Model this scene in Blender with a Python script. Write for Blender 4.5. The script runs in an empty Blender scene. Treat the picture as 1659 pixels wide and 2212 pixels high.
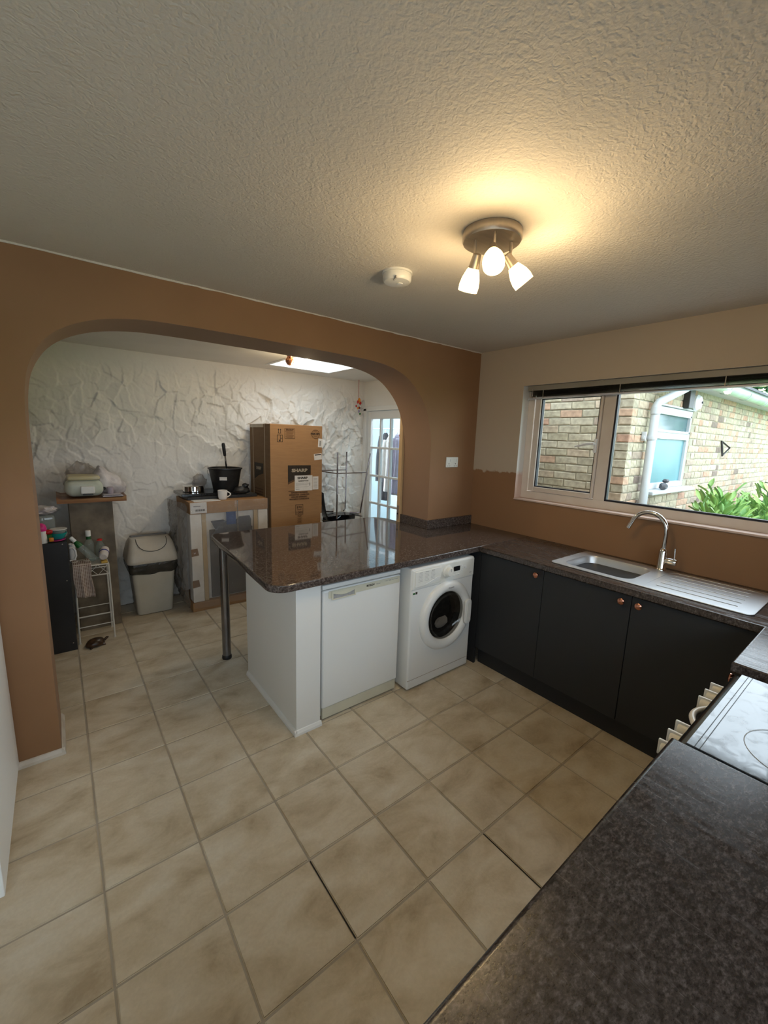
import bpy, bmesh, math, random
import numpy as np
from mathutils import Vector, Matrix, noise
random.seed(7)
SC = bpy.context.scene
COL = SC.collection
# ------------------------------------------------------------------ camera
cam_d = bpy.data.cameras.new('camera'); cam = bpy.data.objects.new('camera', cam_d); COL.objects.link(cam)
SC.camera = cam
F_PX = 896.97
cam_d.sensor_fit = 'HORIZONTAL'; cam_d.sensor_width = 36.0; cam_d.lens = 36.0*F_PX/1659.0
cam_d.clip_start = 0.02; cam_d.clip_end = 200
yaw, pitch, roll = map(math.radians, (-38.2821, -10.0136, 1.9324))
fw = Vector((-math.sin(yaw)*math.cos(pitch), math.cos(yaw)*math.cos(pitch), math.sin(pitch)))
rt = Vector((math.cos(yaw), math.sin(yaw), 0)); up = rt.cross(fw)
rt2 = math.cos(roll)*rt + math.sin(roll)*up; up2 = rt2.cross(fw)
M = Matrix((rt2, up2, -fw)).transposed().to_4x4(); M.translation = Vector((-2.9698, -2.4758, 1.6503))
cam.matrix_world = M
# ------------------------------------------------------------------ sky, daylight, exposure
SKY_STRENGTH = 5.0
w = bpy.data.worlds.new('overcast_sky'); SC.world = w; w.use_nodes = True
bg = w.node_tree.nodes['Background']; bg.inputs[0].default_value = (0.80, 0.90, 1.0, 1); bg.inputs[1].default_value = SKY_STRENGTH
def portal(name, loc, rot, sx, sy):
    l = bpy.data.lights.new(name, 'AREA'); l.shape = 'RECTANGLE'; l.size = sx; l.size_y = sy
    l.cycles.is_portal = True
    o = bpy.data.objects.new(name, l); COL.objects.link(o); o.location = loc; o.rotation_euler = rot
portal('window_portal', (0.27, -1.38, 1.65), (0, math.radians(90), 0), 0.92, 1.86)       # faces -x
portal('skylight_portal', (-0.86, 1.36, 2.60), (0, 0, 0), 0.74, 0.72)
portal('added_patio_portal', (-3.55, -2.92, 1.05), (math.radians(90), 0, 0), 1.5, 2.1)   # faces +y, through the added patio door
portal('added_window_portal', (-1.85, -2.99, 1.38), (math.radians(90), 0, 0), 1.9, .52)   # faces +y, through the added rear window
SC.view_settings.view_transform = 'Standard'; SC.view_settings.look = 'None'
SC.view_settings.exposure = 0.48; SC.view_settings.gamma = 1.0; SC.view_settings.use_curve_mapping = False
cy = SC.cycles
cy.max_bounces = 10; cy.diffuse_bounces = 6; cy.glossy_bounces = 4; cy.transmission_bounces = 8; cy.transparent_max_bounces = 16
cy.sample_clamp_indirect = 6.0; cy.caustics_reflective = False; cy.caustics_refractive = False
cy.use_denoising = True
LAMP_W = 3.2

# ------------------------------------------------------------------ materials
def nd(nt, t, **k):
    n = nt.nodes.new(t)
    for a, b in k.items(): setattr(n, a, b)
    return n
def mat(name, base, rough=0.5, metal=0.0, spec=0.5, var=None, bump=None, emit=None, coat=0, trans=0, ior=1.45, alpha=1, rvar=None):
    """var=(scale, color2, lo, hi[,detail, stretch]); bump=(scale, strength, distance[,detail])"""
    m = bpy.data.materials.new(name); m.use_nodes = True; nt = m.node_tree
    b = nt.nodes['Principled BSDF']; L = nt.links
    b.inputs['Base Color'].default_value = (*base, 1); b.inputs['Roughness'].default_value = rough
    b.inputs['Metallic'].default_value = metal; b.inputs['Specular IOR Level'].default_value = spec
    b.inputs['Coat Weight'].default_value = coat; b.inputs['Transmission Weight'].default_value = trans
    b.inputs['IOR'].default_value = ior; b.inputs['Alpha'].default_value = alpha
    if emit: b.inputs['Emission Color'].default_value = (*emit[0], 1); b.inputs['Emission Strength'].default_value = emit[1]
    tc = nd(nt, 'ShaderNodeTexCoord')
    if var:
        n = nd(nt, 'ShaderNodeTexNoise'); n.inputs['Scale'].default_value = var[0]; n.inputs['Detail'].default_value = var[4] if len(var) > 4 else 5
        if len(var) > 5:
            mp = nd(nt, 'ShaderNodeMapping'); mp.inputs['Scale'].default_value = var[5]
            L.new(tc.outputs['Object'], mp.inputs[0]); L.new(mp.outputs[0], n.inputs['Vector'])
        else: L.new(tc.outputs['Object'], n.inputs['Vector'])
        r = nd(nt, 'ShaderNodeValToRGB'); r.color_ramp.elements[0].position = var[2]; r.color_ramp.elements[1].position = var[3]
        r.color_ramp.elements[0].color = (*base, 1); r.color_ramp.elements[1].color = (*var[1], 1)
        L.new(n.outputs[0], r.inputs[0]); L.new(r.outputs[0], b.inputs['Base Color'])
    if rvar:
        n = nd(nt, 'ShaderNodeTexNoise'); n.inputs['Scale'].default_value = rvar[0]; n.inputs['Detail'].default_value = 6
        L.new(tc.outputs['Object'], n.inputs['Vector'])
        mr = nd(nt, 'ShaderNodeMapRange'); mr.inputs[1].default_value = .35; mr.inputs[2].default_value = .65
        mr.inputs[3].default_value = rvar[1]; mr.inputs[4].default_value = rvar[2]
        L.new(n.outputs[0], mr.inputs[0]); L.new(mr.outputs[0], b.inputs['Roughness'])
    if bump:
        n = nd(nt, 'ShaderNodeTexNoise'); n.inputs['Scale'].default_value = bump[0]; n.inputs['Detail'].default_value = bump[3] if len(bump) > 3 else 3
        L.new(tc.outputs['Object'], n.inputs['Vector'])
        bp = nd(nt, 'ShaderNodeBump'); bp.inputs['Strength'].default_value = bump[1]; bp.inputs['Distance'].default_value = bump[2]
        L.new(n.outputs[0], bp.inputs['Height']); L.new(bp.outputs[0], b.inputs['Normal'])
    return m
def glass(name, tint=(.95, .98, 1), gloss=0.06, rough=0.0, body=None):
    """thin sheet: mostly clear, with a fresnel reflection (and an optional frosted body colour)"""
    m = bpy.data.materials.new(name); m.use_nodes = True; nt = m.node_tree; nt.nodes.clear(); L = nt.links
    out = nd(nt, 'ShaderNodeOutputMaterial'); t = nd(nt, 'ShaderNodeBsdfTransparent'); t.inputs[0].default_value = (*tint, 1)
    g = nd(nt, 'ShaderNodeBsdfGlossy'); g.inputs['Roughness'].default_value = rough
    f = nd(nt, 'ShaderNodeFresnel'); f.inputs[0].default_value = 1.45
    ge = nd(nt, 'ShaderNodeNewGeometry'); ir = nd(nt, 'ShaderNodeMapRange'); ir.inputs[3].default_value = 1.45; ir.inputs[4].default_value = 1/1.45   # same reflectance from both faces of the thin sheet
    L.new(ge.outputs['Backfacing'], ir.inputs[0]); L.new(ir.outputs[0], f.inputs[0])
    mx = nd(nt, 'ShaderNodeMixShader'); L.new(f.outputs[0], mx.inputs[0])
    src = t
    if body:
        d = nd(nt, 'ShaderNodeBsdfDiffuse'); d.inputs[0].default_value = (*body[0], 1)
        m2 = nd(nt, 'ShaderNodeMixShader'); m2.inputs[0].default_value = body[1]
        L.new(t.outputs[0], m2.inputs[1]); L.new(d.outputs[0], m2.inputs[2]); src = m2
        if len(body) > 2:
            tc = nd(nt, 'ShaderNodeTexCoord'); n = nd(nt, 'ShaderNodeTexNoise'); n.inputs['Scale'].default_value = body[2]
            n.inputs['Distortion'].default_value = 1.5
            L.new(tc.outputs['Object'], n.inputs['Vector']); bp = nd(nt, 'ShaderNodeBump'); bp.inputs['Strength'].default_value = 1; bp.inputs['Distance'].default_value = .02
            L.new(n.outputs[0], bp.inputs['Height']); L.new(bp.outputs[0], g.inputs['Normal']); L.new(bp.outputs[0], f.inputs['Normal'])
    L.new(src.outputs[0], mx.inputs[1]); L.new(g.outputs[0], mx.inputs[2]); L.new(mx.outputs[0], out.inputs[0])
    return m

MT = {}
MT['white'] = mat('white_paint', (.74, .74, .72), .45, bump=(30, .05, .002))
MT['white_gloss'] = mat('white_enamel', (.74, .75, .74), .28, bump=(500, .04, .0005))
MT['white_plastic'] = mat('white_plastic', (.76, .76, .72), .35, var=(8, (.72, .72, .67), .4, .7))
MT['cream_plastic'] = mat('cream_plastic', (.62, .60, .48), .45, var=(6, (.58, .56, .45), .4, .6))
MT['upvc'] = mat('upvc_frame', (.66, .58, .50), .35, var=(5, (.70, .63, .56), .4, .6))
MT['upvc_white'] = mat('upvc_white', (.80, .82, .84), .35, var=(5, (.76, .79, .82), .4, .6))
MT['rubber'] = mat('black_gasket', (.012, .013, .02), .5, var=(30, (.02, .02, .03), .4, .6))
MT['chrome'] = mat('chrome', (.75, .74, .72), .08, 1, var=(9, (.68, .67, .66), .4, .6))
MT['steel'] = mat('brushed_steel', (.70, .72, .74), .40, .93, var=(3, (.62, .63, .64), .4, .6))
MT['steel_dark'] = mat('dull_steel', (.26, .27, .28), .35, 1, var=(3, (.30, .31, .32), .4, .6))
MT['nickel'] = mat('brushed_nickel', (.50, .44, .37), .36, .8, var=(4, (.44, .39, .33), .4, .6, 4, (1, 12, 1)))
MT['copper'] = mat('copper', (.72, .33, .22), .22, 1, var=(40, (.60, .26, .17), .4, .6))
MT['charcoal'] = mat('charcoal_door', (.022, .024, .027), .48, spec=.35, var=(3, (.026, .027, .029), .3, .7), bump=(400, .05, .0004))
MT['black'] = mat('black_plastic', (.012, .012, .013), .4, var=(20, (.02, .02, .02), .4, .6))
MT['black_board'] = mat('black_board', (.016, .017, .019), .5, var=(4, (.022, .023, .026), .4, .6))
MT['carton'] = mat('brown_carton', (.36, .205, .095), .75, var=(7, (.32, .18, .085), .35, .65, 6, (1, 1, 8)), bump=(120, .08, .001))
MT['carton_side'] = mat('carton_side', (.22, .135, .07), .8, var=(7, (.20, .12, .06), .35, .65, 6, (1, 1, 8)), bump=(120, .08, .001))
MT['carton_dark'] = mat('carton_edge', (.20, .11, .05), .8, var=(9, (.24, .13, .06), .35, .65), bump=(90, .1, .001))
MT['ink'] = mat('box_print', (.022, .016, .012), .6, var=(50, (.03, .022, .015), .4, .6))
MT['ink_brown'] = mat('box_print_brown', (.10, .052, .025), .7, var=(50, (.12, .06, .03), .4, .6))
MT['ink_grey'] = mat('label_print', (.30, .30, .30), .7, var=(50, (.36, .36, .36), .4, .6))
MT['ink_tan'] = mat('tan_print', (.42, .36, .28), .6, var=(50, (.38, .32, .24), .4, .6))
MT['label'] = mat('paper_label', (.74, .73, .72), .6, var=(30, (.70, .69, .67), .4, .6))
MT['tape'] = mat('packing_tape', (.50, .42, .30), .3, var=(20, (.45, .36, .25), .4, .6))
MT['foam'] = mat('polystyrene', (.80, .77, .72), .8, bump=(180, .3, .002), var=(12, (.72, .68, .62), .45, .65))
MT['pine'] = mat('pine_wood', (.62, .44, .24), .55, var=(6, (.50, .33, .17), .35, .65, 6, (1, 1, .08)))
MT['pine_strip'] = mat('pine_batten', (.55, .42, .25), .6, var=(6, (.46, .34, .20), .35, .65, 6, (1, 1, .1)))
MT['shelf_wood'] = mat('varnished_wood', (.20, .07, .025), .4, var=(5, (.36, .19, .08), .4, .65, 6, (.3, 3, 3)), coat=.2)
MT['slate'] = mat('stone_pier', (.22, .175, .12), .6, var=(7, (.10, .078, .052), .35, .65, 8), bump=(25, .3, .004, 6))
MT['grey_panel'] = mat('grey_oven_panel', (.095, .095, .10), .35, var=(3, (.11, .11, .11), .4, .6))
MT['grey_blue'] = mat('grey_control_plate', (.07, .085, .11), .4, var=(12, (.10, .115, .14), .4, .6))
MT['blue'] = mat('blue_tape', (.03, .07, .20), .4, var=(12, (.04, .09, .25), .4, .6))
MT['bin'] = mat('bin_beige', (.52, .49, .41), .45, var=(7, (.48, .45, .37), .4, .6), bump=(250, .08, .001))
MT['binlid'] = mat('bin_lid_beige', (.56, .52, .45), .4, var=(7, (.52, .48, .41), .4, .6))
MT['bag_black'] = mat('bin_liner', (.03, .028, .024), .22, bump=(35, .8, .01, 5), var=(9, (.05, .045, .035), .4, .6))
MT['white_metal'] = mat('white_wire', (.66, .65, .60), .4, var=(9, (.60, .58, .53), .4, .6))
MT['mug'] = mat('glazed_mug', (.80, .77, .74), .2, var=(9, (.77, .74, .71), .4, .6))
MT['teal'] = mat('teal_plastic', (.0, .27, .24), .35, var=(9, (.0, .33, .29), .4, .6))
MT['pink'] = mat('pink_plastic', (.60, .015, .20), .35, var=(9, (.70, .03, .27), .4, .6))
MT['red'] = mat('red_plastic', (.50, .012, .012), .35, var=(9, (.40, .01, .01), .4, .6))
MT['orange'] = mat('orange_plastic', (.75, .27, .02), .35, var=(9, (.65, .20, .02), .4, .6))
MT['magenta'] = mat('magenta_plastic', (.42, .02, .16), .4, var=(9, (.36, .02, .14), .4, .6))
MT['green_label'] = mat('green_label', (.012, .09, .02), .4, var=(14, (.02, .13, .03), .4, .6))
MT['sponge'] = mat('yellow_sponge', (.62, .42, .10), .9, bump=(160, .5, .003), var=(30, (.55, .36, .08), .4, .6))
MT['terrapin'] = mat('dark_shell', (.035, .018, .010), .3, var=(28, (.075, .038, .018), .42, .6), bump=(30, .4, .004))
MT['towel'] = mat('white_towel', (.66, .60, .56), .9, bump=(220, .5, .003), var=(14, (.58, .53, .50), .4, .6))
MT['navy'] = mat('navy_stripe', (.03, .04, .20), .8, var=(20, (.04, .05, .26), .4, .6))
MT['mint'] = mat('mint_appliance', (.60, .63, .54), .4, var=(5, (.46, .50, .41), .4, .6))
MT['yellowed'] = mat('yellowed_lid', (.56, .50, .30), .4, var=(7, (.60, .58, .46), .45, .6))
MT['lilac'] = mat('lilac_plastic', (.40, .35, .40), .45, var=(7, (.36, .31, .36), .4, .6))
MT['paper'] = mat('paper', (.55, .52, .56), .6, var=(7, (.50, .47, .52), .4, .6))
MT['carrier'] = mat('carrier_bag', (.76, .72, .72), .45, bump=(22, .5, .01, 4), var=(9, (.50, .46, .46), .4, .62), alpha=.93)
MT['clear_bag'] = glass('clear_bag', (.93, .92, .90), body=((.42, .38, .36), .35, 14), rough=.1)
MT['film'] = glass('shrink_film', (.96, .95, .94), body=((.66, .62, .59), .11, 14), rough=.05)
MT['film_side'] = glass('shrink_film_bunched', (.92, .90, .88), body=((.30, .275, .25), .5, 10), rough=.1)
MT['bottle'] = glass('clear_bottle', (.90, .94, .92), body=((.5, .55, .53), .14), rough=.02)
MT['tub'] = glass('clear_tub', (.88, .92, .90), body=((.5, .55, .53), .32), rough=.05)
MT['smoke'] = glass('smoked_plastic', (.22, .23, .25), body=((.05, .055, .06), .30), rough=.03)
MT['clear'] = glass('window_glass', (.96, .98, .98))
MT['frost'] = mat('frosted_window', (.085, .21, .24), .35, var=(2, (.11, .25, .28), .4, .6))
MT['darkglass'] = mat('dark_window', (.045, .10, .11), .08, var=(3, (.08, .15, .16), .4, .6))
MT['drumglass'] = glass('washer_door_glass', (.55, .55, .53), body=((.04, .035, .03), .15), rough=.02)
MT['drum'] = mat('drum_dark', (.012, .011, .010), .5, var=(30, (.03, .028, .025), .5, .6))
MT['display'] = mat('display_dark', (.008, .009, .010), .15, var=(30, (.012, .012, .013), .4, .6))
MT['shade'] = mat('frosted_lamp_glass', (.9, .8, .6), .4, var=(9, (.88, .78, .58), .4, .6), emit=((1.0, .66, .26), 5.0))
MT['bulb'] = mat('lit_bulb', (1, .9, .7), .4, emit=((1.0, .80, .45), 40.0))
MT['bulb_dead'] = mat('copper_bulb', (.45, .18, .10), .15, .7, var=(9, (.5, .22, .12), .4, .6))
MT['blind'] = mat('grey_blind', (.20, .185, .15), .32, .3, var=(4, (.17, .16, .13), .4, .6))
MT['blind_head'] = mat('blind_headrail', (.27, .25, .21), .45, var=(4, (.25, .23, .19), .4, .6))
MT['blind_rail'] = mat('blind_bottom_rail', (.55, .55, .60), .3, var=(4, (.38, .38, .41), .4, .6))
MT['skirt'] = mat('white_skirting', (.62, .58, .52), .5, var=(12, (.54, .49, .42), .45, .65))
MT['lawn'] = mat('lawn', (.10, .30, .05), .9, var=(3, (.16, .42, .07), .4, .6), bump=(60, .5, .03))
MT['paving'] = mat('bounce_paving', (.38, .37, .34), .85, bump=(30, .3, .01), var=(2, (.32, .31, .285), .4, .6))  # laid in place of lawn so neutral light bounces indoors
MT['upvc_out'] = mat('upvc_outdoors', (.50, .53, .55), .45, var=(5, (.46, .49, .51), .4, .6))
MT['leg_steel'] = mat('satin_steel', (.30, .30, .32), .22, 1, var=(9, (.26, .26, .28), .4, .6))
MT['dark_chrome'] = mat('dark_chrome', (.34, .30, .31), .12, 1, var=(9, (.28, .25, .26), .4, .6))
MT['roof'] = mat('dark_roof_tile', (.035, .04, .05), .6, var=(8, (.06, .065, .075), .4, .6), bump=(20, .3, .01))
MT['pvc_gutter'] = mat('weathered_gutter', (.42, .50, .44), .4, var=(6, (.30, .38, .30), .4, .65))
MT['mortar'] = mat('mortar', (.34, .32, .25), .9, bump=(60, .5, .006), var=(9, (.28, .25, .18), .4, .6))
MT['bark'] = mat('bark', (.05, .035, .025), .9, bump=(15, .5, .02), var=(9, (.08, .06, .04), .4, .6))
MT['coat_black'] = mat('black_coat', (.018, .018, .022), .8, bump=(9, .5, .02), var=(9, (.03, .03, .036), .4, .6))
MT['coat_red'] = mat('dark_red_jacket', (.16, .012, .025), .7, bump=(9, .5, .02), var=(9, (.20, .02, .035), .4, .6))
MT['coat_white'] = mat('white_coat', (.72, .68, .64), .8, bump=(9, .6, .02), var=(9, (.62, .58, .55), .4, .6))
MT['coat_lilac'] = mat('lilac_coat', (.38, .34, .44), .8, bump=(9, .6, .02), var=(9, (.32, .28, .38), .4, .6))
MT['coat_navy'] = mat('navy_coat', (.02, .025, .055), .8, bump=(9, .5, .02), var=(9, (.03, .035, .07), .4, .6))
MT['hall'] = mat('hall_paint', (.66, .76, .80), .7, bump=(8, .1, .004), var=(2, (.60, .71, .76), .4, .6))
MT['dark'] = mat('dark_void', (.01, .01, .01), .8, var=(9, (.012, .012, .012), .4, .6))
MT['stone'] = mat('grey_stone', (.05, .05, .06), .6, bump=(40, .4, .004), var=(20, (.09, .09, .10), .4, .6))

# --- plaster: bare brown plaster, and the window wall half painted cream
def plaster():
    m = mat('brown_plaster', (.285, .155, .077), .72, var=(2.2, (.26, .14, .068), .35, .65, 4), bump=(45, .10, .002))
    return m
MT['plaster'] = plaster()
def jamb_mat():
    return mat('light_tinted_plaster', (.33, .205, .135), .72, var=(2.2, (.305, .19, .12), .35, .65, 4), bump=(45, .10, .002))  # brown plaster with the pinkish light on the jambs put into its colour
def window_wall_mat():
    m = mat('half_painted_plaster', (.41, .24, .135), .7, bump=(45, .10, .002)); nt = m.node_tree; L = nt.links; b = nt.nodes['Principled BSDF']
    tc = nd(nt, 'ShaderNodeTexCoord'); sp = nd(nt, 'ShaderNodeSeparateXYZ'); L.new(tc.outputs['Object'], sp.inputs[0])
    n = nd(nt, 'ShaderNodeTexNoise'); n.inputs['Scale'].default_value = 14; n.inputs['Detail'].default_value = 6; L.new(tc.outputs['Object'], n.inputs['Vector'])
    a = nd(nt, 'ShaderNodeMath', operation='MULTIPLY_ADD'); a.inputs[1].default_value = .10; L.new(n.outputs[0], a.inputs[0]); L.new(sp.outputs[2], a.inputs[2])
    mr = nd(nt, 'ShaderNodeMapRange'); mr.inputs[1].default_value = 1.448; mr.inputs[2].default_value = 1.462; L.new(a.outputs[0], mr.inputs[0])
    mx = nd(nt, 'ShaderNodeMix', data_type='RGBA'); L.new(mr.outputs[0], mx.inputs[0])
    mx.inputs[6].default_value = (.29, .155, .075, 1); mx.inputs[7].default_value = (.50, .415, .315, 1)
    L.new(mx.outputs[2], b.inputs['Base Color']); return m
MT['window_wall'] = window_wall_mat()
def reveal_mat():
    m = mat('reveal_paint', (.7, .6, .5), .6); nt = m.node_tree; L = nt.links; b = nt.nodes['Principled BSDF']
    tc = nd(nt, 'ShaderNodeTexCoord'); sp = nd(nt, 'ShaderNodeSeparateXYZ'); L.new(tc.outputs['Object'], sp.inputs[0])
    n = nd(nt, 'ShaderNodeTexNoise'); n.inputs['Scale'].default_value = 18; L.new(tc.outputs['Object'], n.inputs['Vector'])
    a = nd(nt, 'ShaderNodeMath', operation='MULTIPLY_ADD'); a.inputs[1].default_value = .05; L.new(n.outputs[0], a.inputs[0]); L.new(sp.outputs[2], a.inputs[2])
    mr = nd(nt, 'ShaderNodeMapRange'); mr.inputs[1].default_value = 1.42; mr.inputs[2].default_value = 1.45; L.new(a.outputs[0], mr.inputs[0])
    mx = nd(nt, 'ShaderNodeMix', data_type='RGBA'); L.new(mr.outputs[0], mx.inputs[0])
    mx.inputs[6].default_value = (.66, .50, .42, 1); mx.inputs[7].default_value = (.74, .74, .72, 1)
    L.new(mx.outputs[2], b.inputs['Base Color']); return m
MT['reveal'] = reveal_mat()
def ceiling_mat():
    m = mat('stippled_ceiling', (.66, .615, .545), .75, var=(1.2, (.63, .59, .52), .35, .65)); nt = m.node_tree; L = nt.links; b = nt.nodes['Principled BSDF']
    tc = nd(nt, 'ShaderNodeTexCoord')
    v = nd(nt, 'ShaderNodeTexVoronoi'); v.inputs['Scale'].default_value = 75; v.feature = 'SMOOTH_F1'
    n0 = nd(nt, 'ShaderNodeTexNoise'); n0.inputs['Scale'].default_value = 40
    ad = nd(nt, 'ShaderNodeMix', data_type='RGBA', blend_type='LINEAR_LIGHT'); ad.inputs[0].default_value = .03
    L.new(tc.outputs['Object'], n0.inputs['Vector']); L.new(tc.outputs['Object'], ad.inputs[6]); L.new(n0.outputs['Color'], ad.inputs[7]); L.new(ad.outputs[2], v.inputs['Vector'])
    n = nd(nt, 'ShaderNodeTexNoise'); n.inputs['Scale'].default_value = 95; n.inputs['Detail'].default_value = 3; L.new(tc.outputs['Object'], n.inputs['Vector'])
    s = nd(nt, 'ShaderNodeMath', operation='ADD'); L.new(v.outputs[0], s.inputs[0]); L.new(n.outputs[0], s.inputs[1])
    bp = nd(nt, 'ShaderNodeBump'); bp.inputs['Strength'].default_value = .45; bp.inputs['Distance'].default_value = .005
    L.new(s.outputs[0], bp.inputs['Height']); L.new(bp.outputs[0], b.inputs['Normal']); return m
MT['ceiling'] = ceiling_mat()
MT['stucco'] = mat('white_textured_plaster', (.80, .78, .74), .75, bump=(28, .35, .006, 5), var=(3, (.77, .75, .71), .4, .6))
MT['white_wall'] = mat('white_wall', (.76, .74, .70), .75, bump=(25, .2, .004, 4), var=(3, (.73, .71, .67), .4, .6))
def tile_mat():
    m = mat('beige_floor_tile', (.5, .4, .3), .42, spec=.4); nt = m.node_tree; L = nt.links; b = nt.nodes['Principled BSDF']
    tc = nd(nt, 'ShaderNodeTexCoord'); oi = nd(nt, 'ShaderNodeObjectInfo')
    cb = nd(nt, 'ShaderNodeCombineXYZ')
    m1 = nd(nt, 'ShaderNodeMath', operation='MULTIPLY'); m1.inputs[1].default_value = 37.0; L.new(oi.outputs['Random'], m1.inputs[0])
    for i in range(3): L.new(m1.outputs[0], cb.inputs[i])
    ad = nd(nt, 'ShaderNodeVectorMath', operation='ADD'); L.new(tc.outputs['Object'], ad.inputs[0]); L.new(cb.outputs[0], ad.inputs[1])
    mp = nd(nt, 'ShaderNodeMapping'); mp.inputs['Rotation'].default_value = (0, 0, .6); mp.inputs['Scale'].default_value = (1, 1.6, 1); L.new(ad.outputs[0], mp.inputs[0])
    n = nd(nt, 'ShaderNodeTexNoise'); n.inputs['Scale'].default_value = 4.2; n.inputs['Detail'].default_value = 8; n.inputs['Roughness'].default_value = .6; n.inputs['Distortion'].default_value = .4
    L.new(mp.outputs[0], n.inputs['Vector'])
    r = nd(nt, 'ShaderNodeValToRGB'); e = r.color_ramp.elements
    e[0].position = .30; e[0].color = (.39, .31, .21, 1); e[1].position = .72; e[1].color = (.65, .595, .49, 1)
    x = r.color_ramp.elements.new(.44); x.color = (.52, .44, .32, 1); x = r.color_ramp.elements.new(.55); x.color = (.59, .515, .395, 1)
    L.new(n.outputs[0], r.inputs[0])
    f = nd(nt, 'ShaderNodeTexNoise'); f.inputs['Scale'].default_value = 90; f.inputs['Detail'].default_value = 4; L.new(ad.outputs[0], f.inputs['Vector'])
    mr = nd(nt, 'ShaderNodeMapRange'); mr.inputs[3].default_value = .90; mr.inputs[4].default_value = 1.10; L.new(f.outputs[0], mr.inputs[0])
    mu = nd(nt, 'ShaderNodeMix', data_type='RGBA', blend_type='MULTIPLY'); mu.inputs[0].default_value = 1; L.new(r.outputs[0], mu.inputs[6]); L.new(mr.outputs[0], mu.inputs[7])
    L.new(mu.outputs[2], b.inputs['Base Color'])
    bp = nd(nt, 'ShaderNodeBump'); bp.inputs['Strength'].default_value = .25; bp.inputs['Distance'].default_value = .003; L.new(f.outputs[0], bp.inputs['Height']); L.new(bp.outputs[0], b.inputs['Normal'])
    return m
MT['tile'] = tile_mat()
MT['grout'] = mat('grout', (.34, .295, .235), .85, bump=(90, .3, .002), var=(4, (.40, .355, .29), .4, .6))
def worktop_mat(name, rough, smear, dk=1.0):
    m = mat(name, (.05, .04, .035), rough, spec=.6); nt = m.node_tree; L = nt.links; b = nt.nodes['Principled BSDF']
    tc = nd(nt, 'ShaderNodeTexCoord')
    mp = nd(nt, 'ShaderNodeMapping'); mp.inputs['Rotation'].default_value = (0, 0, .5); mp.inputs['Scale'].default_value = (1, 1.7, 1); L.new(tc.outputs['Object'], mp.inputs[0])
    n = nd(nt, 'ShaderNodeTexNoise'); n.inputs['Scale'].default_value = 85; n.inputs['Detail'].default_value = 7; n.inputs['Roughness'].default_value = .75; L.new(mp.outputs[0], n.inputs['Vector'])
    r = nd(nt, 'ShaderNodeValToRGB'); e = r.color_ramp.elements
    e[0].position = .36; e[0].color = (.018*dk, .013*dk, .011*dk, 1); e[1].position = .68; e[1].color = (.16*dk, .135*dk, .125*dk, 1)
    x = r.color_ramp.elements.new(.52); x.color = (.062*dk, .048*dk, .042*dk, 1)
    L.new(n.outputs[0], r.inputs[0]); L.new(r.outputs[0], b.inputs['Base Color'])
    if smear:
        n2 = nd(nt, 'ShaderNodeTexNoise'); n2.inputs['Scale'].default_value = 7; n2.inputs['Detail'].default_value = 6; n2.inputs['Distortion'].default_value = 1.0
        mp2 = nd(nt, 'ShaderNodeMapping'); mp2.inputs['Scale'].default_value = (7, 1.2, 1); L.new(tc.outputs['Object'], mp2.inputs[0]); L.new(mp2.outputs[0], n2.inputs['Vector'])
        mr = nd(nt, 'ShaderNodeMapRange'); mr.inputs[1].default_value = .38; mr.inputs[2].default_value = .68; mr.inputs[3].default_value = rough; mr.inputs[4].default_value = rough+smear
        L.new(n2.outputs[0], mr.inputs[0]); L.new(mr.outputs[0], b.inputs['Roughness'])
        bp = nd(nt, 'ShaderNodeBump'); bp.inputs['Strength'].default_value = .12; bp.inputs['Distance'].default_value = .002; L.new(n.outputs[0], bp.inputs['Height']); L.new(bp.outputs[0], b.inputs['Normal'])
    return m
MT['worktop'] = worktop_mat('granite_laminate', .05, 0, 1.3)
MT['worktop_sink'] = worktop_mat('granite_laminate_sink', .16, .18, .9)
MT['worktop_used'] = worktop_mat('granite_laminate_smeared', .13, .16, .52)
def hob_mat():
    m = mat('black_glass_smeared', (.02, .025, .03), .05, spec=.5, ior=1.75); nt = m.node_tree; L = nt.links; b = nt.nodes['Principled BSDF']
    tc = nd(nt, 'ShaderNodeTexCoord'); n = nd(nt, 'ShaderNodeTexNoise'); n.inputs['Scale'].default_value = 22; n.inputs['Detail'].default_value = 8; n.inputs['Distortion'].default_value = 1.2
    L.new(tc.outputs['Object'], n.inputs['Vector'])
    mr = nd(nt, 'ShaderNodeMapRange'); mr.inputs[1].default_value = .4; mr.inputs[2].default_value = .7; mr.inputs[3].default_value = .06; mr.inputs[4].default_value = .24
    L.new(n.outputs[0], mr.inputs[0]); L.new(mr.outputs[0], b.inputs['Roughness'])
    r = nd(nt, 'ShaderNodeValToRGB'); e = r.color_ramp.elements; e[0].position = .45; e[0].color = (.018, .022, .026, 1); e[1].position = .75; e[1].color = (.07, .08, .09, 1)
    L.new(n.outputs[0], r.inputs[0]); L.new(r.outputs[0], b.inputs['Base Color']); return m
MT['hob'] = hob_mat()
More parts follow.
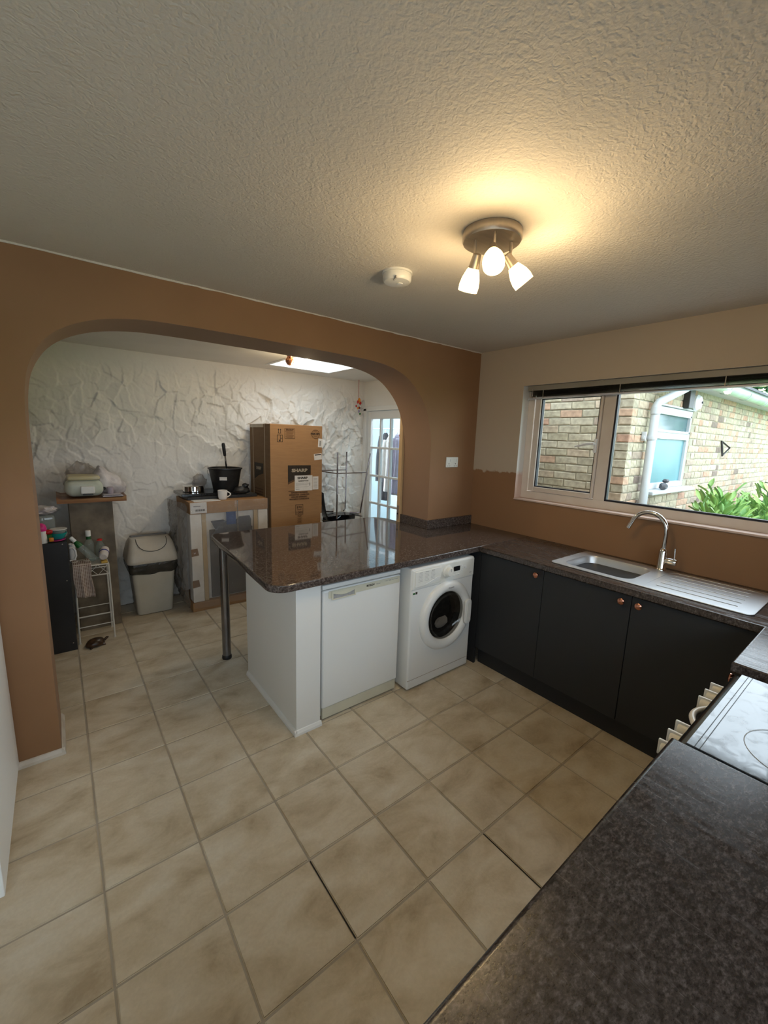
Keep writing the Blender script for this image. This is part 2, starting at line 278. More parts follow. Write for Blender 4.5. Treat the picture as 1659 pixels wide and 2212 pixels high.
def brick_mat():
    m = mat('weathered_brick', (.5, .4, .3), .85); nt = m.node_tree; L = nt.links; b = nt.nodes['Principled BSDF']
    oi = nd(nt, 'ShaderNodeObjectInfo'); at = nd(nt, 'ShaderNodeAttribute', attribute_name='tone')
    a = nd(nt, 'ShaderNodeMath', operation='ADD'); L.new(oi.outputs['Random'], a.inputs[0]); L.new(at.outputs['Fac'], a.inputs[1])
    fr = nd(nt, 'ShaderNodeMath', operation='FRACT'); L.new(a.outputs[0], fr.inputs[0])
    r = nd(nt, 'ShaderNodeValToRGB'); r.color_ramp.interpolation = 'CONSTANT'; e = r.color_ramp.elements
    cs = [(0, (.40, .35, .245)), (.25, (.45, .395, .29)), (.45, (.37, .325, .235)), (.60, (.44, .35, .25)), (.74, (.42, .255, .175)), (.83, (.33, .26, .20)), (.89, (.47, .31, .21)), (.97, (.20, .15, .12))]
    e[0].position = 0; e[0].color = (*cs[0][1], 1); e[1].position = cs[1][0]; e[1].color = (*cs[1][1], 1)
    for p, c in cs[2:]: x = e.new(p); x.color = (*c, 1)
    L.new(fr.outputs[0], r.inputs[0])
    tc = nd(nt, 'ShaderNodeTexCoord'); n = nd(nt, 'ShaderNodeTexNoise'); n.inputs['Scale'].default_value = 25; n.inputs['Detail'].default_value = 6
    L.new(tc.outputs['Object'], n.inputs['Vector'])
    mr = nd(nt, 'ShaderNodeMapRange'); mr.inputs[1].default_value = .3; mr.inputs[2].default_value = .7; mr.inputs[3].default_value = .72; mr.inputs[4].default_value = 1.2; L.new(n.outputs[0], mr.inputs[0])
    mu = nd(nt, 'ShaderNodeMix', data_type='RGBA', blend_type='MULTIPLY'); mu.inputs[0].default_value = 1; L.new(r.outputs[0], mu.inputs[6]); L.new(mr.outputs[0], mu.inputs[7]); L.new(mu.outputs[2], b.inputs['Base Color'])
    bp = nd(nt, 'ShaderNodeBump'); bp.inputs['Strength'].default_value = .5; bp.inputs['Distance'].default_value = .006; L.new(n.outputs[0], bp.inputs['Height']); L.new(bp.outputs[0], b.inputs['Normal'])
    return m
MT['brick'] = brick_mat()
def leaf_mat(name, c1, c2):
    m = mat(name, c1, .35); nt = m.node_tree; L = nt.links; b = nt.nodes['Principled BSDF']
    oi = nd(nt, 'ShaderNodeObjectInfo'); at = nd(nt, 'ShaderNodeAttribute', attribute_name='tone')
    a = nd(nt, 'ShaderNodeMath', operation='ADD'); L.new(oi.outputs['Random'], a.inputs[0]); L.new(at.outputs['Fac'], a.inputs[1])
    fr = nd(nt, 'ShaderNodeMath', operation='FRACT'); L.new(a.outputs[0], fr.inputs[0])
    mx = nd(nt, 'ShaderNodeMix', data_type='RGBA'); L.new(fr.outputs[0], mx.inputs[0]); mx.inputs[6].default_value = (*c1, 1); mx.inputs[7].default_value = (*c2, 1)
    L.new(mx.outputs[2], b.inputs['Base Color']); return m
MT['leaf'] = leaf_mat('laurel_leaf', (.10, .26, .06), (.34, .52, .14))
MT['leaf_dark'] = leaf_mat('dark_leaf', (.03, .09, .04), (.08, .19, .08))
def check_mat():
    m = mat('checked_cloth', (.5, .5, .5), .9); nt = m.node_tree; L = nt.links; b = nt.nodes['Principled BSDF']
    tc = nd(nt, 'ShaderNodeTexCoord'); sp = nd(nt, 'ShaderNodeSeparateXYZ'); L.new(tc.outputs['Object'], sp.inputs[0])
    outs = []
    for ax in (0, 2):
        mu = nd(nt, 'ShaderNodeMath', operation='MULTIPLY'); mu.inputs[1].default_value = 2*math.pi/.011; L.new(sp.outputs[ax], mu.inputs[0])
        s = nd(nt, 'ShaderNodeMath', operation='SINE'); L.new(mu.outputs[0], s.inputs[0]); outs.append(s)
    a = nd(nt, 'ShaderNodeMath', operation='MAXIMUM'); L.new(outs[0].outputs[0], a.inputs[0]); L.new(outs[1].outputs[0], a.inputs[1])
    mr = nd(nt, 'ShaderNodeMapRange'); mr.inputs[1].default_value = .2; mr.inputs[2].default_value = .8; L.new(a.outputs[0], mr.inputs[0])
    mx = nd(nt, 'ShaderNodeMix', data_type='RGBA'); L.new(mr.outputs[0], mx.inputs[0]); mx.inputs[6].default_value = (.20, .13, .10, 1); mx.inputs[7].default_value = (.58, .50, .44, 1)
    L.new(mx.outputs[2], b.inputs['Base Color']); return m
MT['check'] = check_mat()
def door_mat():
    m = mat('white_grained_door', (.88, .91, .93), .4); nt = m.node_tree; L = nt.links; b = nt.nodes['Principled BSDF']
    tc = nd(nt, 'ShaderNodeTexCoord'); mp = nd(nt, 'ShaderNodeMapping'); mp.inputs['Scale'].default_value = (1, 60, 2); L.new(tc.outputs['Object'], mp.inputs[0])
    n = nd(nt, 'ShaderNodeTexNoise'); n.inputs['Scale'].default_value = 2.5; L.new(mp.outputs[0], n.inputs['Vector'])
    bp = nd(nt, 'ShaderNodeBump'); bp.inputs['Strength'].default_value = .35; bp.inputs['Distance'].default_value = .003; L.new(n.outputs[0], bp.inputs['Height']); L.new(bp.outputs[0], b.inputs['Normal']); return m
MT['door_grain'] = door_mat()

# ------------------------------------------------------------------ builders
ORG = {}
def link(o, parent=None, mt=None, label=None, cat=None, group=None, kind=None):
    COL.objects.link(o)
    if parent is not None: o.parent = parent
    if mt is not None: o.data.materials.append(MT[mt] if isinstance(mt, str) else mt)
    if label: o['label'] = label
    if cat: o['category'] = cat
    if group: o['group'] = group
    if kind: o['kind'] = kind
    return o
def thing(name, loc, label=None, cat=None, group=None, kind=None):
    o = bpy.data.objects.new(name, None); o.empty_display_size = .05; o.location = loc
    link(o, label=label, cat=cat, group=group, kind=kind); ORG[o] = Vector(loc); return o
def put(name, me, mt, parent=None, org=None, smooth=False, **k):
    """mesh in world coordinates -> object; origin at the root's origin (or org)"""
    if isinstance(me, bmesh.types.BMesh):
        bm = me; me = bpy.data.meshes.new(name); bm.normal_update(); bm.to_mesh(me); bm.free()
    if parent is not None: o0 = ORG[parent]
    else: o0 = Vector(org) if org is not None else Vector((0, 0, 0))
    me.transform(Matrix.Translation(-o0))
    if smooth:
        me.polygons.foreach_set('use_smooth', [True]*len(me.polygons))
        if smooth == 3:
            me.polygons.foreach_set('use_smooth', [max(abs(c) for c in p.normal) < .9995 for p in me.polygons])
        elif smooth != 2:
            try: me.set_sharp_from_angle(angle=math.radians(38))
            except Exception: pass
    o = bpy.data.objects.new(name, me)
    link(o, parent, mt, **k); ORG[o] = o0
    if parent is None: o.location = o0
    return o
def B(): return bmesh.new()
def box(bm, x0, x1, y0, y1, z0, z1, bev=0, seg=2, rot=None):
    r = bmesh.ops.create_cube(bm, size=1)
    vs = r['verts']; c = Vector(((x0+x1)/2, (y0+y1)/2, (z0+z1)/2))
    for v in vs: v.co = Vector((v.co.x*(x1-x0), v.co.y*(y1-y0), v.co.z*(z1-z0)))
    if bev:
        es = list({e for v in vs for e in v.link_edges})
        rr = bmesh.ops.bevel(bm, geom=es, offset=bev, segments=seg, affect='EDGES', profile=.5)
        vs = list({v for f in rr['faces'] for v in f.verts} | {v for v in vs if v.is_valid})
        allv = set()
        stack = [vs[0]]
        while stack:
            v = stack.pop()
            if v in allv: continue
            allv.add(v)
            for e in v.link_edges: stack.append(e.other_vert(v))
        vs = list(allv)
    for v in vs: v.co = (rot @ v.co if rot else v.co) + c
    return vs
def bxm(*a, **k):
    bm = B(); box(bm, *a, **k); return bm
def frame_axes(d):
    d = d.normalized(); a = Vector((0, 0, 1)) if abs(d.z) < .9 else Vector((1, 0, 0))
    u = d.cross(a).normalized(); return u, d.cross(u).normalized()
def tube(bm, pts, r, n=12, closed=False, cap=True):
    pts = [Vector(p) for p in pts]; N = len(pts); rs = r if isinstance(r, (list, tuple)) else [r]*N
    rings = []; prev = None
    for i, p in enumerate(pts):
        if closed: d = pts[(i+1) % N]-pts[i-1]
        else: d = pts[min(i+1, N-1)]-pts[max(i-1, 0)]
        d.normalize()
        if prev is None: u, v = frame_axes(d)
        else:
            u = (prev-d*prev.dot(d)).normalized(); v = d.cross(u)
        prev = u
        rings.append([bm.verts.new(p+rs[i]*(math.cos(2*math.pi*k/n)*u+math.sin(2*math.pi*k/n)*v)) for k in range(n)])
    for i in range(N if closed else N-1):
        a, b = rings[i], rings[(i+1) % N]
        for k in range(n): bm.faces.new((a[k], a[(k+1) % n], b[(k+1) % n], b[k]))
    if cap and not closed:
        bm.faces.new(rings[0][::-1]); bm.faces.new(rings[-1])
    return bm
def lathe(bm, prof, c, axis=(0, 0, 1), n=28, sx=1, sy=1, cap=True):
    """prof: list of (radius, height along axis)"""
    ax = Vector(axis).normalized(); u, v = frame_axes(ax); c = Vector(c)
    rings = []
    for r, h in prof:
        rings.append([bm.verts.new(c+ax*h+max(r, 1e-5)*(sx*math.cos(2*math.pi*k/n)*u+sy*math.sin(2*math.pi*k/n)*v)) for k in range(n)])
    for a, b in zip(rings, rings[1:]):
        for k in range(n): bm.faces.new((a[k], a[(k+1) % n], b[(k+1) % n], b[k]))
    if cap: bm.faces.new(rings[0][::-1]); bm.faces.new(rings[-1])
    bmesh.ops.recalc_face_normals(bm, faces=bm.faces[:])
    return bm
def prism(bm, poly, z0, z1, axis='z', bev=0, seg=3):
    """poly: list of 2d points; axis z -> (x,y); axis y -> (x,z) extruded in y; axis x -> (y,z) extruded in x"""
    def P(a, b, t):
        return {'z': (a, b, t), 'y': (a, t, b), 'x': (t, a, b)}[axis]
    lo = [bm.verts.new(P(a, b, z0)) for a, b in poly]; hi = [bm.verts.new(P(a, b, z1)) for a, b in poly]
    n = len(poly); fs = [bm.faces.new(lo[::-1]), bm.faces.new(hi)]
    for i in range(n): fs.append(bm.faces.new((lo[i], lo[(i+1) % n], hi[(i+1) % n], hi[i])))
    bmesh.ops.recalc_face_normals(bm, faces=fs)
    if bev:
        es = list({e for f in fs[:2] for e in f.edges})
        bmesh.ops.bevel(bm, geom=es, offset=bev, segments=seg, affect='EDGES', profile=.5)
    return bm
def rrect(x0, x1, y0, y1, r, n=6):
    pts = []
    for cx, cy, a in ((x1-r, y0+r, -90), (x1-r, y1-r, 0), (x0+r, y1-r, 90), (x0+r, y0+r, 180)):
        for k in range(n+1):
            t = math.radians(a+90*k/n); pts.append((cx+r*math.cos(t), cy+r*math.sin(t)))
    return pts
def arc_round(poly, rad, n=6):
    """round chosen corners of a polygon; rad: list of radii"""
    out = []; N = len(poly)
    for i, p in enumerate(poly):
        r = rad[i]
        if r <= 0: out.append(p); continue
        P = Vector(p); A = (Vector(poly[i-1])-P).normalized(); C = (Vector(poly[(i+1) % N])-P).normalized()
        ang = A.angle(C); t = r/math.tan(ang/2); s = P+A*t; e = P+C*t; c = P+(A+C).normalized()*(r/math.sin(ang/2))
        a0 = math.atan2(s.y-c.y, s.x-c.x); a1 = math.atan2(e.y-c.y, e.x-c.x)
        while a1-a0 > math.pi: a1 -= 2*math.pi
        while a1-a0 < -math.pi: a1 += 2*math.pi
        for k in range(n+1):
            a = a0+(a1-a0)*k/n; out.append((c.x+r*math.cos(a), c.y+r*math.sin(a)))
    return out
def catmull(pts, n=6):
    pts = [Vector(p) for p in pts]; out = []
    for i in range(len(pts)-1):
        p0, p1, p2, p3 = pts[max(i-1, 0)], pts[i], pts[i+1], pts[min(i+2, len(pts)-1)]
        for k in range(n):
            t = k/n; out.append(.5*((2*p1)+(-p0+p2)*t+(2*p0-5*p1+4*p2-p3)*t*t+(-p0+3*p1-3*p2+p3)*t**3))
    out.append(pts[-1]); return out
def blob(bm, c, r, amp=.0, freq=8, sub=3, seed=0, power=1, zmin=None):
    res = bmesh.ops.create_icosphere(bm, subdivisions=sub, radius=1)
    for v in res['verts']:
        p = v.co.copy()
        if power != 1: p = Vector([math.copysign(abs(a)**power, a) for a in p])
        s = 1+amp*noise.noise(p*freq*.4+Vector((seed, seed*2, 0)))*2+amp*.6*noise.noise(p*freq+Vector((seed, 0, 3)))
        v.co = Vector((c[0]+r[0]*p.x*s, c[1]+r[1]*p.y*s, c[2]+r[2]*p.z*s))
        if zmin is not None and v.co.z < zmin: v.co.z = zmin
    return res['verts']
def bake_bool(name, bm, cutters):
    me = bpy.data.meshes.new(name); bm.to_mesh(me); bm.free(); o = bpy.data.objects.new(name, me); COL.objects.link(o)
    cs = []
    for cb in cutters:
        cm = bpy.data.meshes.new('cut'); bmesh.ops.recalc_face_normals(cb, faces=cb.faces[:]); cb.to_mesh(cm); cb.free()
        co = bpy.data.objects.new('cut', cm); COL.objects.link(co); cs.append(co)
        md = o.modifiers.new('b', 'BOOLEAN'); md.operation = 'DIFFERENCE'; md.object = co; md.solver = 'EXACT'
    dg = bpy.context.evaluated_depsgraph_get(); dg.update()
    out = bpy.data.meshes.new_from_object(o.evaluated_get(dg))
    for x in cs+[o]: bpy.data.objects.remove(x, do_unlink=True)
    out.materials.clear(); return out
def text_mesh(s, size, at, face, bold=0.0, sx=1.0, ext=.0004, align='CENTER'):
    """face: 'y' reads on a surface facing -y; 'x' on a surface facing -x; or a Matrix"""
    cu = bpy.data.curves.new('t', 'FONT'); cu.body = s; cu.size = size; cu.extrude = ext; cu.offset = bold; cu.align_x = align; cu.align_y = 'CENTER'
    cu.resolution_u = 3
    o = bpy.data.objects.new('t', cu); COL.objects.link(o)
    dg = bpy.context.evaluated_depsgraph_get(); dg.update()
    me = bpy.data.meshes.new_from_object(o.evaluated_get(dg)); bpy.data.objects.remove(o, do_unlink=True)
    me.transform(Matrix.Diagonal((sx, 1, 1, 1)))
    if face == 'y': R = Matrix.Rotation(math.radians(90), 4, 'X')
    elif face == 'x': R = Matrix.Rotation(math.radians(-90), 4, 'Z') @ Matrix.Rotation(math.radians(90), 4, 'X')
    else: R = face
    me.transform(Matrix.Translation(at) @ R); me.materials.clear(); return me
def copy_tree(o, parent=None):
    c = o.copy(); COL.objects.link(c); ORG[c] = ORG.get(o, Vector())
    if parent: c.parent = parent
    for ch in list(o.children): copy_tree(ch, c)
    return c

H = 2.407; HB = 2.35
AT = .3345                     # arch wall thickness
XL = -4.3; YB = -2.86          # unseen left and rear walls
BK = 2.02; XD = .2             # dining room: back wall, right wall
# ================================================================== STRUCTURE
# floor: grout bed with each tile its own piece
fl = put('floor', bxm(XL, .3, YB, 2.1, -.08, -.0035), 'grout', kind='structure')
TX, TY, OX, OY = .3254, .3351, -2.9621, .4352
tile_shared = None; G = .0068
def tile_mesh(w, d):
    bm = B(); box(bm, 0, w, 0, d, -.006, 0)
    te = [e for e in bm.edges if all(v.co.z > -.001 for v in e.verts)]
    bmesh.ops.bevel(bm, geom=te, offset=.003, segments=2, affect='EDGES')
    me = bpy.data.meshes.new('tile'); bm.to_mesh(me); bm.free(); me.materials.append(MT['tile'])
    me.polygons.foreach_set('use_smooth', [True]*len(me.polygons)); me.set_sharp_from_angle(angle=math.radians(50)); return me
for i in range(-4, 10):
    for j in range(-5, 10):
        x0 = OX+i*TX+G/2; x1 = x0+TX-G; y0 = OY-(j+1)*TY+G/2; y1 = y0+TY-G
        xmax = XD if y1 > AT else -.01
        cx0, cx1, cy0, cy1 = max(x0, XL+.005), min(x1, xmax-.005), max(y0, YB+.005), min(y1, BK-.045)
        if cx1-cx0 < .03 or cy1-cy0 < .03: continue
        xc, yc = (x0+x1)/2, (y0+y1)/2
        if xc > -.45 and yc < .2: continue                       # under the cupboards: nothing shows
        if xc > -3.6 and yc < -2.4: continue
        if (cx0, cx1, cy0, cy1) == (x0, x1, y0, y1):
            if tile_shared is None: tile_shared = tile_mesh(TX-G, TY-G)
            me = tile_shared
        else: me = tile_mesh(cx1-cx0, cy1-cy0)
        t = bpy.data.objects.new('tile', me); COL.objects.link(t); t.parent = fl; t.location = (cx0, cy0, random.uniform(-.0004, .0002))
for (gx, y0, y1) in ((OX+2*TX, OY-6*TY, OY-5*TY), ):
    put('open_joint', bxm(gx-.0014, gx+.0014, y0+.01, y1-.005, -.004, -.0008), 'dark', fl)
put('open_joint', bxm(OX+4*TX-.0014, OX+4*TX+.0014, OY-7*TY, OY-6*TY-.004, -.004, -.0008), 'dark', fl)

# arch wall
arch = [(-3.072, -.0), (-3.070, 1.0), (-3.068, 1.60), (-3.060, 1.79), (-3.030, 1.935), (-2.946, 2.062), (-2.800, 2.145), (-2.610, 2.186), (-2.384, 2.197), (-1.87, 2.198), (-1.339, 2.192), (-1.13, 2.184),
        (-.973, 2.160), (-.84, 2.110), (-.735, 2.032), (-.655, 1.94), (-.597, 1.825), (-.56, 1.69), (-.548, 1.55), (-.546, 1.0), (-.546, 0)]
a_pts = [(v.x, v.y) for v in catmull(arch[2:19], 5)]
poly = [(XL, 0), (XL, H), (.25, H), (.25, 0), (-.546, 0)] + [(-.546, 1.0)] + a_pts[::-1] + [(-3.070, 1.0), (-3.072, 0)]
bm = B(); prism(bm, poly, 0, AT, 'y')
me = bpy.data.meshes.new('wall_arch'); bm.to_mesh(me); bm.free()
aw = put('wall_arch', me, 'plaster', kind='structure', smooth=True)
aw.data.materials.append(jamb_mat())
for p in aw.data.polygons:
    if abs(p.normal.y) < .5 and -3.2 < p.center.x < -.4 and p.center.z < 2.25: p.material_index = 1
# painted ragged line where ceiling meets plaster
bm = B(); pts = []
random.seed(3); x = XL; 
while x < 0: pts.append((x, H-.004-random.uniform(0, .006))); x += random.uniform(.03, .09)
prism(bm, [(XL, H+.001)]+pts+[(0, H-.006), (0, H+.001)], -.004, 0, 'y'); put('trim_1', bm, 'ceiling', kind='structure')

# ceilings
put('ceiling', bxm(XL, .3, YB, AT, H, H+.12), 'ceiling', kind='structure')
SX0, SX1, SY0, SY1 = -1.22, -.51, 1.0, 1.71
bm = B()
box(bm, XL, SX0, AT, BK+.1, HB, HB+.16); box(bm, SX1, XD+.2, AT, BK+.1, HB, HB+.16)
box(bm, SX0, SX1, AT, SY0, HB, HB+.16); box(bm, SX0, SX1, SY1, BK+.1, HB, HB+.16)
put('ceiling_dining', bm, 'white_wall', kind='structure')
sk = thing('window_3', (-.86, 1.36, HB), kind='structure')
bm = B()
for a in ((SX0-.02, SX0+.012, SY0-.02, SY1+.02), (SX1-.012, SX1+.02, SY0-.02, SY1+.02), (SX0+.012, SX1-.012, SY0-.02, SY0+.012), (SX0+.012, SX1-.012, SY1-.012, SY1+.02)):
    box(bm, *a, HB-.006, HB+.24, .002)
put('window_frame', bm, 'white', sk); put('pane', bxm(SX0-.01, SX1+.01, SY0-.01, SY1+.01, HB+.241, HB+.247), 'clear', sk)

# window wall (x=0) with opening
WY0, WY1, WZ0, WZ1 = -2.31, -.452, 1.192, 2.098
bm = B(); box(bm, 0, .25, YB, WY0, 0, H); box(bm, 0, .25, WY1, AT, 0, H); box(bm, 0, .25, WY0, WY1, 0, WZ0); box(bm, 0, .25, WY0, WY1, WZ1, H)
bmesh.ops.remove_doubles(bm, verts=bm.verts[:], dist=1e-5)
wr = put('wall_right', bm, 'window_wall', kind='structure'); wr.data.materials.append(MT['reveal'])
for p in wr.data.polygons:
    c = p.center
    if WY0-.01 < c.y < WY1+.01 and WZ0-.01 < c.z < WZ1+.01 and abs(p.normal.x) < .5: p.material_index = 1
put('wall_rear', (lambda bm: (box(bm, XL-.1, -4.28, YB-.12, YB, 0, H), box(bm, -2.82, .25, YB-.12, YB, 0, 1.12), box(bm, -2.82, -2.80, YB-.12, YB, 1.12, H), box(bm, -.90, .25, YB-.12, YB, 1.12, H), box(bm, -2.80, -.90, YB-.12, YB, 1.64, H), box(bm, -4.28, -2.82, YB-.12, YB, 2.1, H), bm)[-1])(B()), 'plaster', kind='structure')
put('wall_left', bxm(XL-.12, XL, YB, BK+.1, 0, H), 'white_wall', kind='structure')
# unseen rear patio door behind the camera, added to let in daylight
pd = thing('door_added', (-3.55, YB-.06, 0), kind='structure')
bm = B()
for a in ((-4.28, -4.22), (-3.585, -3.515), (-2.88, -2.82)): box(bm, *a, YB-.09, YB-.03, 0, 2.1, .004)
for a in ((0, .08), (2.02, 2.1)): box(bm, -4.22, -2.88, YB-.088, YB-.032, *a, .004)
put('door_frame', bm, 'upvc_white', pd)
for a in ((-4.22, -3.585), (-3.515, -2.88)): put('pane', bxm(*a, YB-.063, YB-.057, .08, 2.02), 'clear', pd)

rw = thing('window_added', (-1.85, YB-.06, 1.12), kind='structure')  # unseen low window, added for more daylight in the kitchen
bm = B()
for a in ((-2.80, -2.74), (-1.88, -1.82), (-.96, -.90)): box(bm, *a, YB-.09, YB-.03, 1.12, 1.64, .004)
for a in ((1.12, 1.18), (1.58, 1.64)): box(bm, -2.74, -.96, YB-.088, YB-.032, *a, .004)
put('window_frame', bm, 'upvc_white', rw)
for a in ((-2.74, -1.88), (-1.82, -.96)): put('pane', bxm(*a, YB-.063, YB-.057, 1.18, 1.58), 'clear', rw)

# dining back wall: trowelled stucco relief
def stucco(x0, x1, z0, z1, y, nx, nz):
    xs = np.linspace(x0, x1, nx); zs = np.linspace(z0, z1, nz); X, Z = np.meshgrid(xs, zs)
    rng = np.random.RandomState(5)
    def smooth(fx, amp, seed):
        r = np.random.RandomState(seed); s = np.zeros_like(X)
        for k in range(7):
            a = r.uniform(0, 2*np.pi); f = fx*r.uniform(.6, 1.5); s += np.sin((X*np.cos(a)+Z*np.sin(a))*f+r.uniform(0, 6.3))
        return s*amp/7
    hgt = smooth(3, .010, 9)*.5
    for (cell, amp, seed) in ((.19, .034, 1), (.095, .022, 2), (.045, .007, 3)):
        Xw = X+smooth(14, .10, seed+20)+smooth(40, .02, seed+60); Zw = (Z+smooth(14, .12, seed+40)+smooth(40, .02, seed+80))*.75
        gx = int((x1-x0)/cell)+6; gz = int((z1-z0)/cell)+6
        jx = rng.uniform(.05, .95, (gz, gx)); jz = rng.uniform(.05, .95, (gz, gx)); ang = rng.uniform(0, 2*np.pi, (gz, gx)); off = rng.uniform(-1, 1, (gz, gx))
        ix = np.floor((Xw-x0)/cell).astype(int)+3; iz = np.floor((Zw-z0)/cell).astype(int)+3
        best = np.full(X.shape, 1e9); val = np.zeros_like(X)
        for dx in (-1, 0, 1):
            for dz in (-1, 0, 1):
                a = np.clip(ix+dx, 0, gx-1); b = np.clip(iz+dz, 0, gz-1)
                px = x0+(ix+dx-3+jx[b, a])*cell; pz = z0+(iz+dz-3+jz[b, a])*cell
                d = (Xw-px)**2+(Zw-pz)**2
                v = (np.cos(ang[b, a])*(Xw-px)+np.sin(ang[b, a])*(Zw-pz))/cell*amp*.7+off[b, a]*amp*.22
                m = d < best; best = np.where(m, d, best); val = np.where(m, v, val)
        hgt += val
    mask = np.clip((smooth(2.4, 1.5, 33)+.75), .25, 1.0)
    fade = np.clip((X+3.25)/1.3, .15, 1)*.6+.4*np.clip((2.25-Z)/.6, 0, 1)
    fade *= np.clip((2.33-Z)/.25, .15, 1)
    hgt = hgt*mask*fade
    co = np.stack([X, y-hgt*1.5, Z], -1).reshape(-1, 3)
    me = bpy.data.meshes.new('wall_back'); n = nx*nz
    idx = np.arange(n).reshape(nz, nx); q = np.stack([idx[:-1, :-1], idx[:-1, 1:], idx[1:, 1:], idx[1:, :-1]], -1).reshape(-1, 4)
    me.from_pydata(co.tolist(), [], q.tolist()); me.update(); return me
wb = put('wall_back', stucco(XL, XD+.02, 0, HB+.01, BK, 640, 330), 'stucco', kind='structure', smooth=2)
put('wall_back_core', bxm(XL-.1, XD+.099, BK+.05, BK+.15, 0, 2.6), 'white_wall', kind='structure')

# dining right wall x=XD with the glazed door
DY0, DY1, DZ = 1.13, 1.985, 2.0
bm = B(); box(bm, XD, XD+.1, AT, DY0, 0, HB); box(bm, XD, XD+.1, DY1, BK+.05, 0, HB); box(bm, XD, XD+.1, DY0, DY1, DZ, HB)
put('wall_dining', bm, 'white_wall', kind='structure')
gd = thing('door_1', (XD+.05, 1.56, 0), kind='structure')
bm = B(); box(bm, XD-.018, XD+.1, DY1-.03, DY1+.03, 0, DZ+.02, .004); box(bm, XD-.018, XD+.1, DY0-.03, DY0+.03, 0, DZ+.02, .004); box(bm, XD-.018, XD+.1, DY0-.03, DY1+.03, DZ-.012, DZ+.045, .004)
put('door_frame', bm, 'white', gd)
bm = B(); L0, L1 = DY0+.04, DY1-.04
GY0, GY1, GZ0, GZ1 = 1.295, 1.885, .115, 1.888
xa, xb = XD+.012, XD+.052
box(bm, xa, xb, GY1, L1, .01, DZ-.016, .003); box(bm, xa, xb, L0, GY0, .01, DZ-.016, .003); box(bm, xa, xb, GY0, GY1, .01, GZ0, .003); box(bm, xa, xb, GY0, GY1, GZ1, DZ-.016, .003)
put('door_leaf', bm, 'white', gd)
cw = (GY1-GY0)/3; rh = (GZ1-GZ0)/5
for k in (1, 2): put('glazing_bar', bxm(xa, xb, GY0+k*cw-.013, GY0+k*cw+.013, GZ0, GZ1, bev=.004), 'white', gd)
for k in range(1, 5): put('glazing_bar', bxm(xa+.001, xb-.001, GY0, GY1, GZ0+k*rh-.013, GZ0+k*rh+.013, bev=.004), 'white', gd)
for a in range(3):
    for c in range(5): put('pane', bxm(XD+.03, XD+.034, GY0+a*cw+.013, GY0+(a+1)*cw-.013, GZ0+c*rh+.013, GZ0+(c+1)*rh-.013), 'clear', gd)
bm = B(); tube(bm, [(XD+.012, L0+.05, 1.0), (XD-.03, L0+.05, 1.0), (XD-.035, L0+.15, 1.0)], .008); put('door_handle', bm, 'chrome', gd, smooth=True)
# hall behind the glazed door
hs = B(); box(hs, 1.35, 1.4, .72, 3.0, 0, 2.5); box(hs, XD+.1, 1.35, .70, .74, 0, 2.5); box(hs, XD+.1, 1.35, .74, 3.0, 2.5, 2.55); box(hs, XD+.1, 1.4, 2.9, 3.0, 0, 2.5)
put('wall_hall', hs, 'hall', kind='structure'); put('floor_hall', bxm(XD+.1, 1.35, .74, 2.9, -.08, 0), 'grout', kind='structure')
hl = thing('hall_fill_light', (.75, 1.5, 2.5), 'flush white light disc added on the hall ceiling to brighten the hall', 'light')  # added lamp, out of view, that lights the hall and coats
bm = B(); lathe(bm, [(.14, -.03), (.15, 0)], (.75, 1.5, 2.5)); put('diffuser', bm, mat('hall_fill_glow', (.9, .95, 1), .5, emit=((.85, .94, 1), 50)), hl, smooth=True)

# unpainted pine door edge standing behind the right jamb
pdr = thing('door_3', (-.30, .37, 0), kind='structure')
put('door_leaf', bxm(-.568, .15, AT+.006, AT+.05, 0, 1.99, bev=.002), 'pine', pdr)
put('door_lining', bxm(-.548, -.505, AT+.0508, AT+.07, 0, 1.99, bev=.002), 'carton_dark', pdr)
bm = B(); box(bm, -.5705, -.5675, AT+.018, AT+.040, .93, 1.06, .001); put('latch_plate', bm, 'nickel', pdr)
bm = B(); lathe(bm, [(.008, 0), (.008, .006)], (-.5705, AT+.028, .985), axis=(-1, 0, 0)); put('latch_bolt', bm, 'black', pdr)

# skirting
def skirt(name, a, b, h=.032, t=.016, nrm=(0, -1)):
    a = Vector(a); b = Vector(b); n = Vector(nrm)
    bm = B(); vs = []
    for p in (a, b):
        q = [p, p+n*t, p+n*t*.9, p+n*t*.35, p]
        zz = [0, 0, h*.45, h*.92, h]
        vs.append([bm.verts.new((q[i].x, q[i].y, zz[i]+.0005)) for i in range(5)])
    for i in range(5): bm.faces.new((vs[0][i], vs[1][i], vs[1][(i+1) % 5], vs[0][(i+1) % 5]))
    bm.faces.new(vs[0]); bm.faces.new(vs[1][::-1]); bmesh.ops.recalc_face_normals(bm, faces=bm.faces[:]); return bm
put('baseboard_arch', skirt('', (-4.2, -.001), (-3.058, -.001)), 'skirt', kind='structure')
put('baseboard_jamb', skirt('', (-3.071, -.016), (-3.071, AT), nrm=(1, 0)), 'skirt', kind='structure')

# white grained door leaf, open, at the left edge
dl = thing('door_4', (-3.245, -.36, 0), kind='structure')
bm = B(); box(bm, -3.275, -3.236, -.755, -.012, .035, 2.02, .004); put('door_leaf', bm, 'door_grain', dl)
bm = B(); tube(bm, [(-3.236, -.70, 1.0), (-3.19, -.70, 1.0), (-3.185, -.58, 1.0)], .009); put('door_handle', bm, 'chrome', dl, smooth=True)

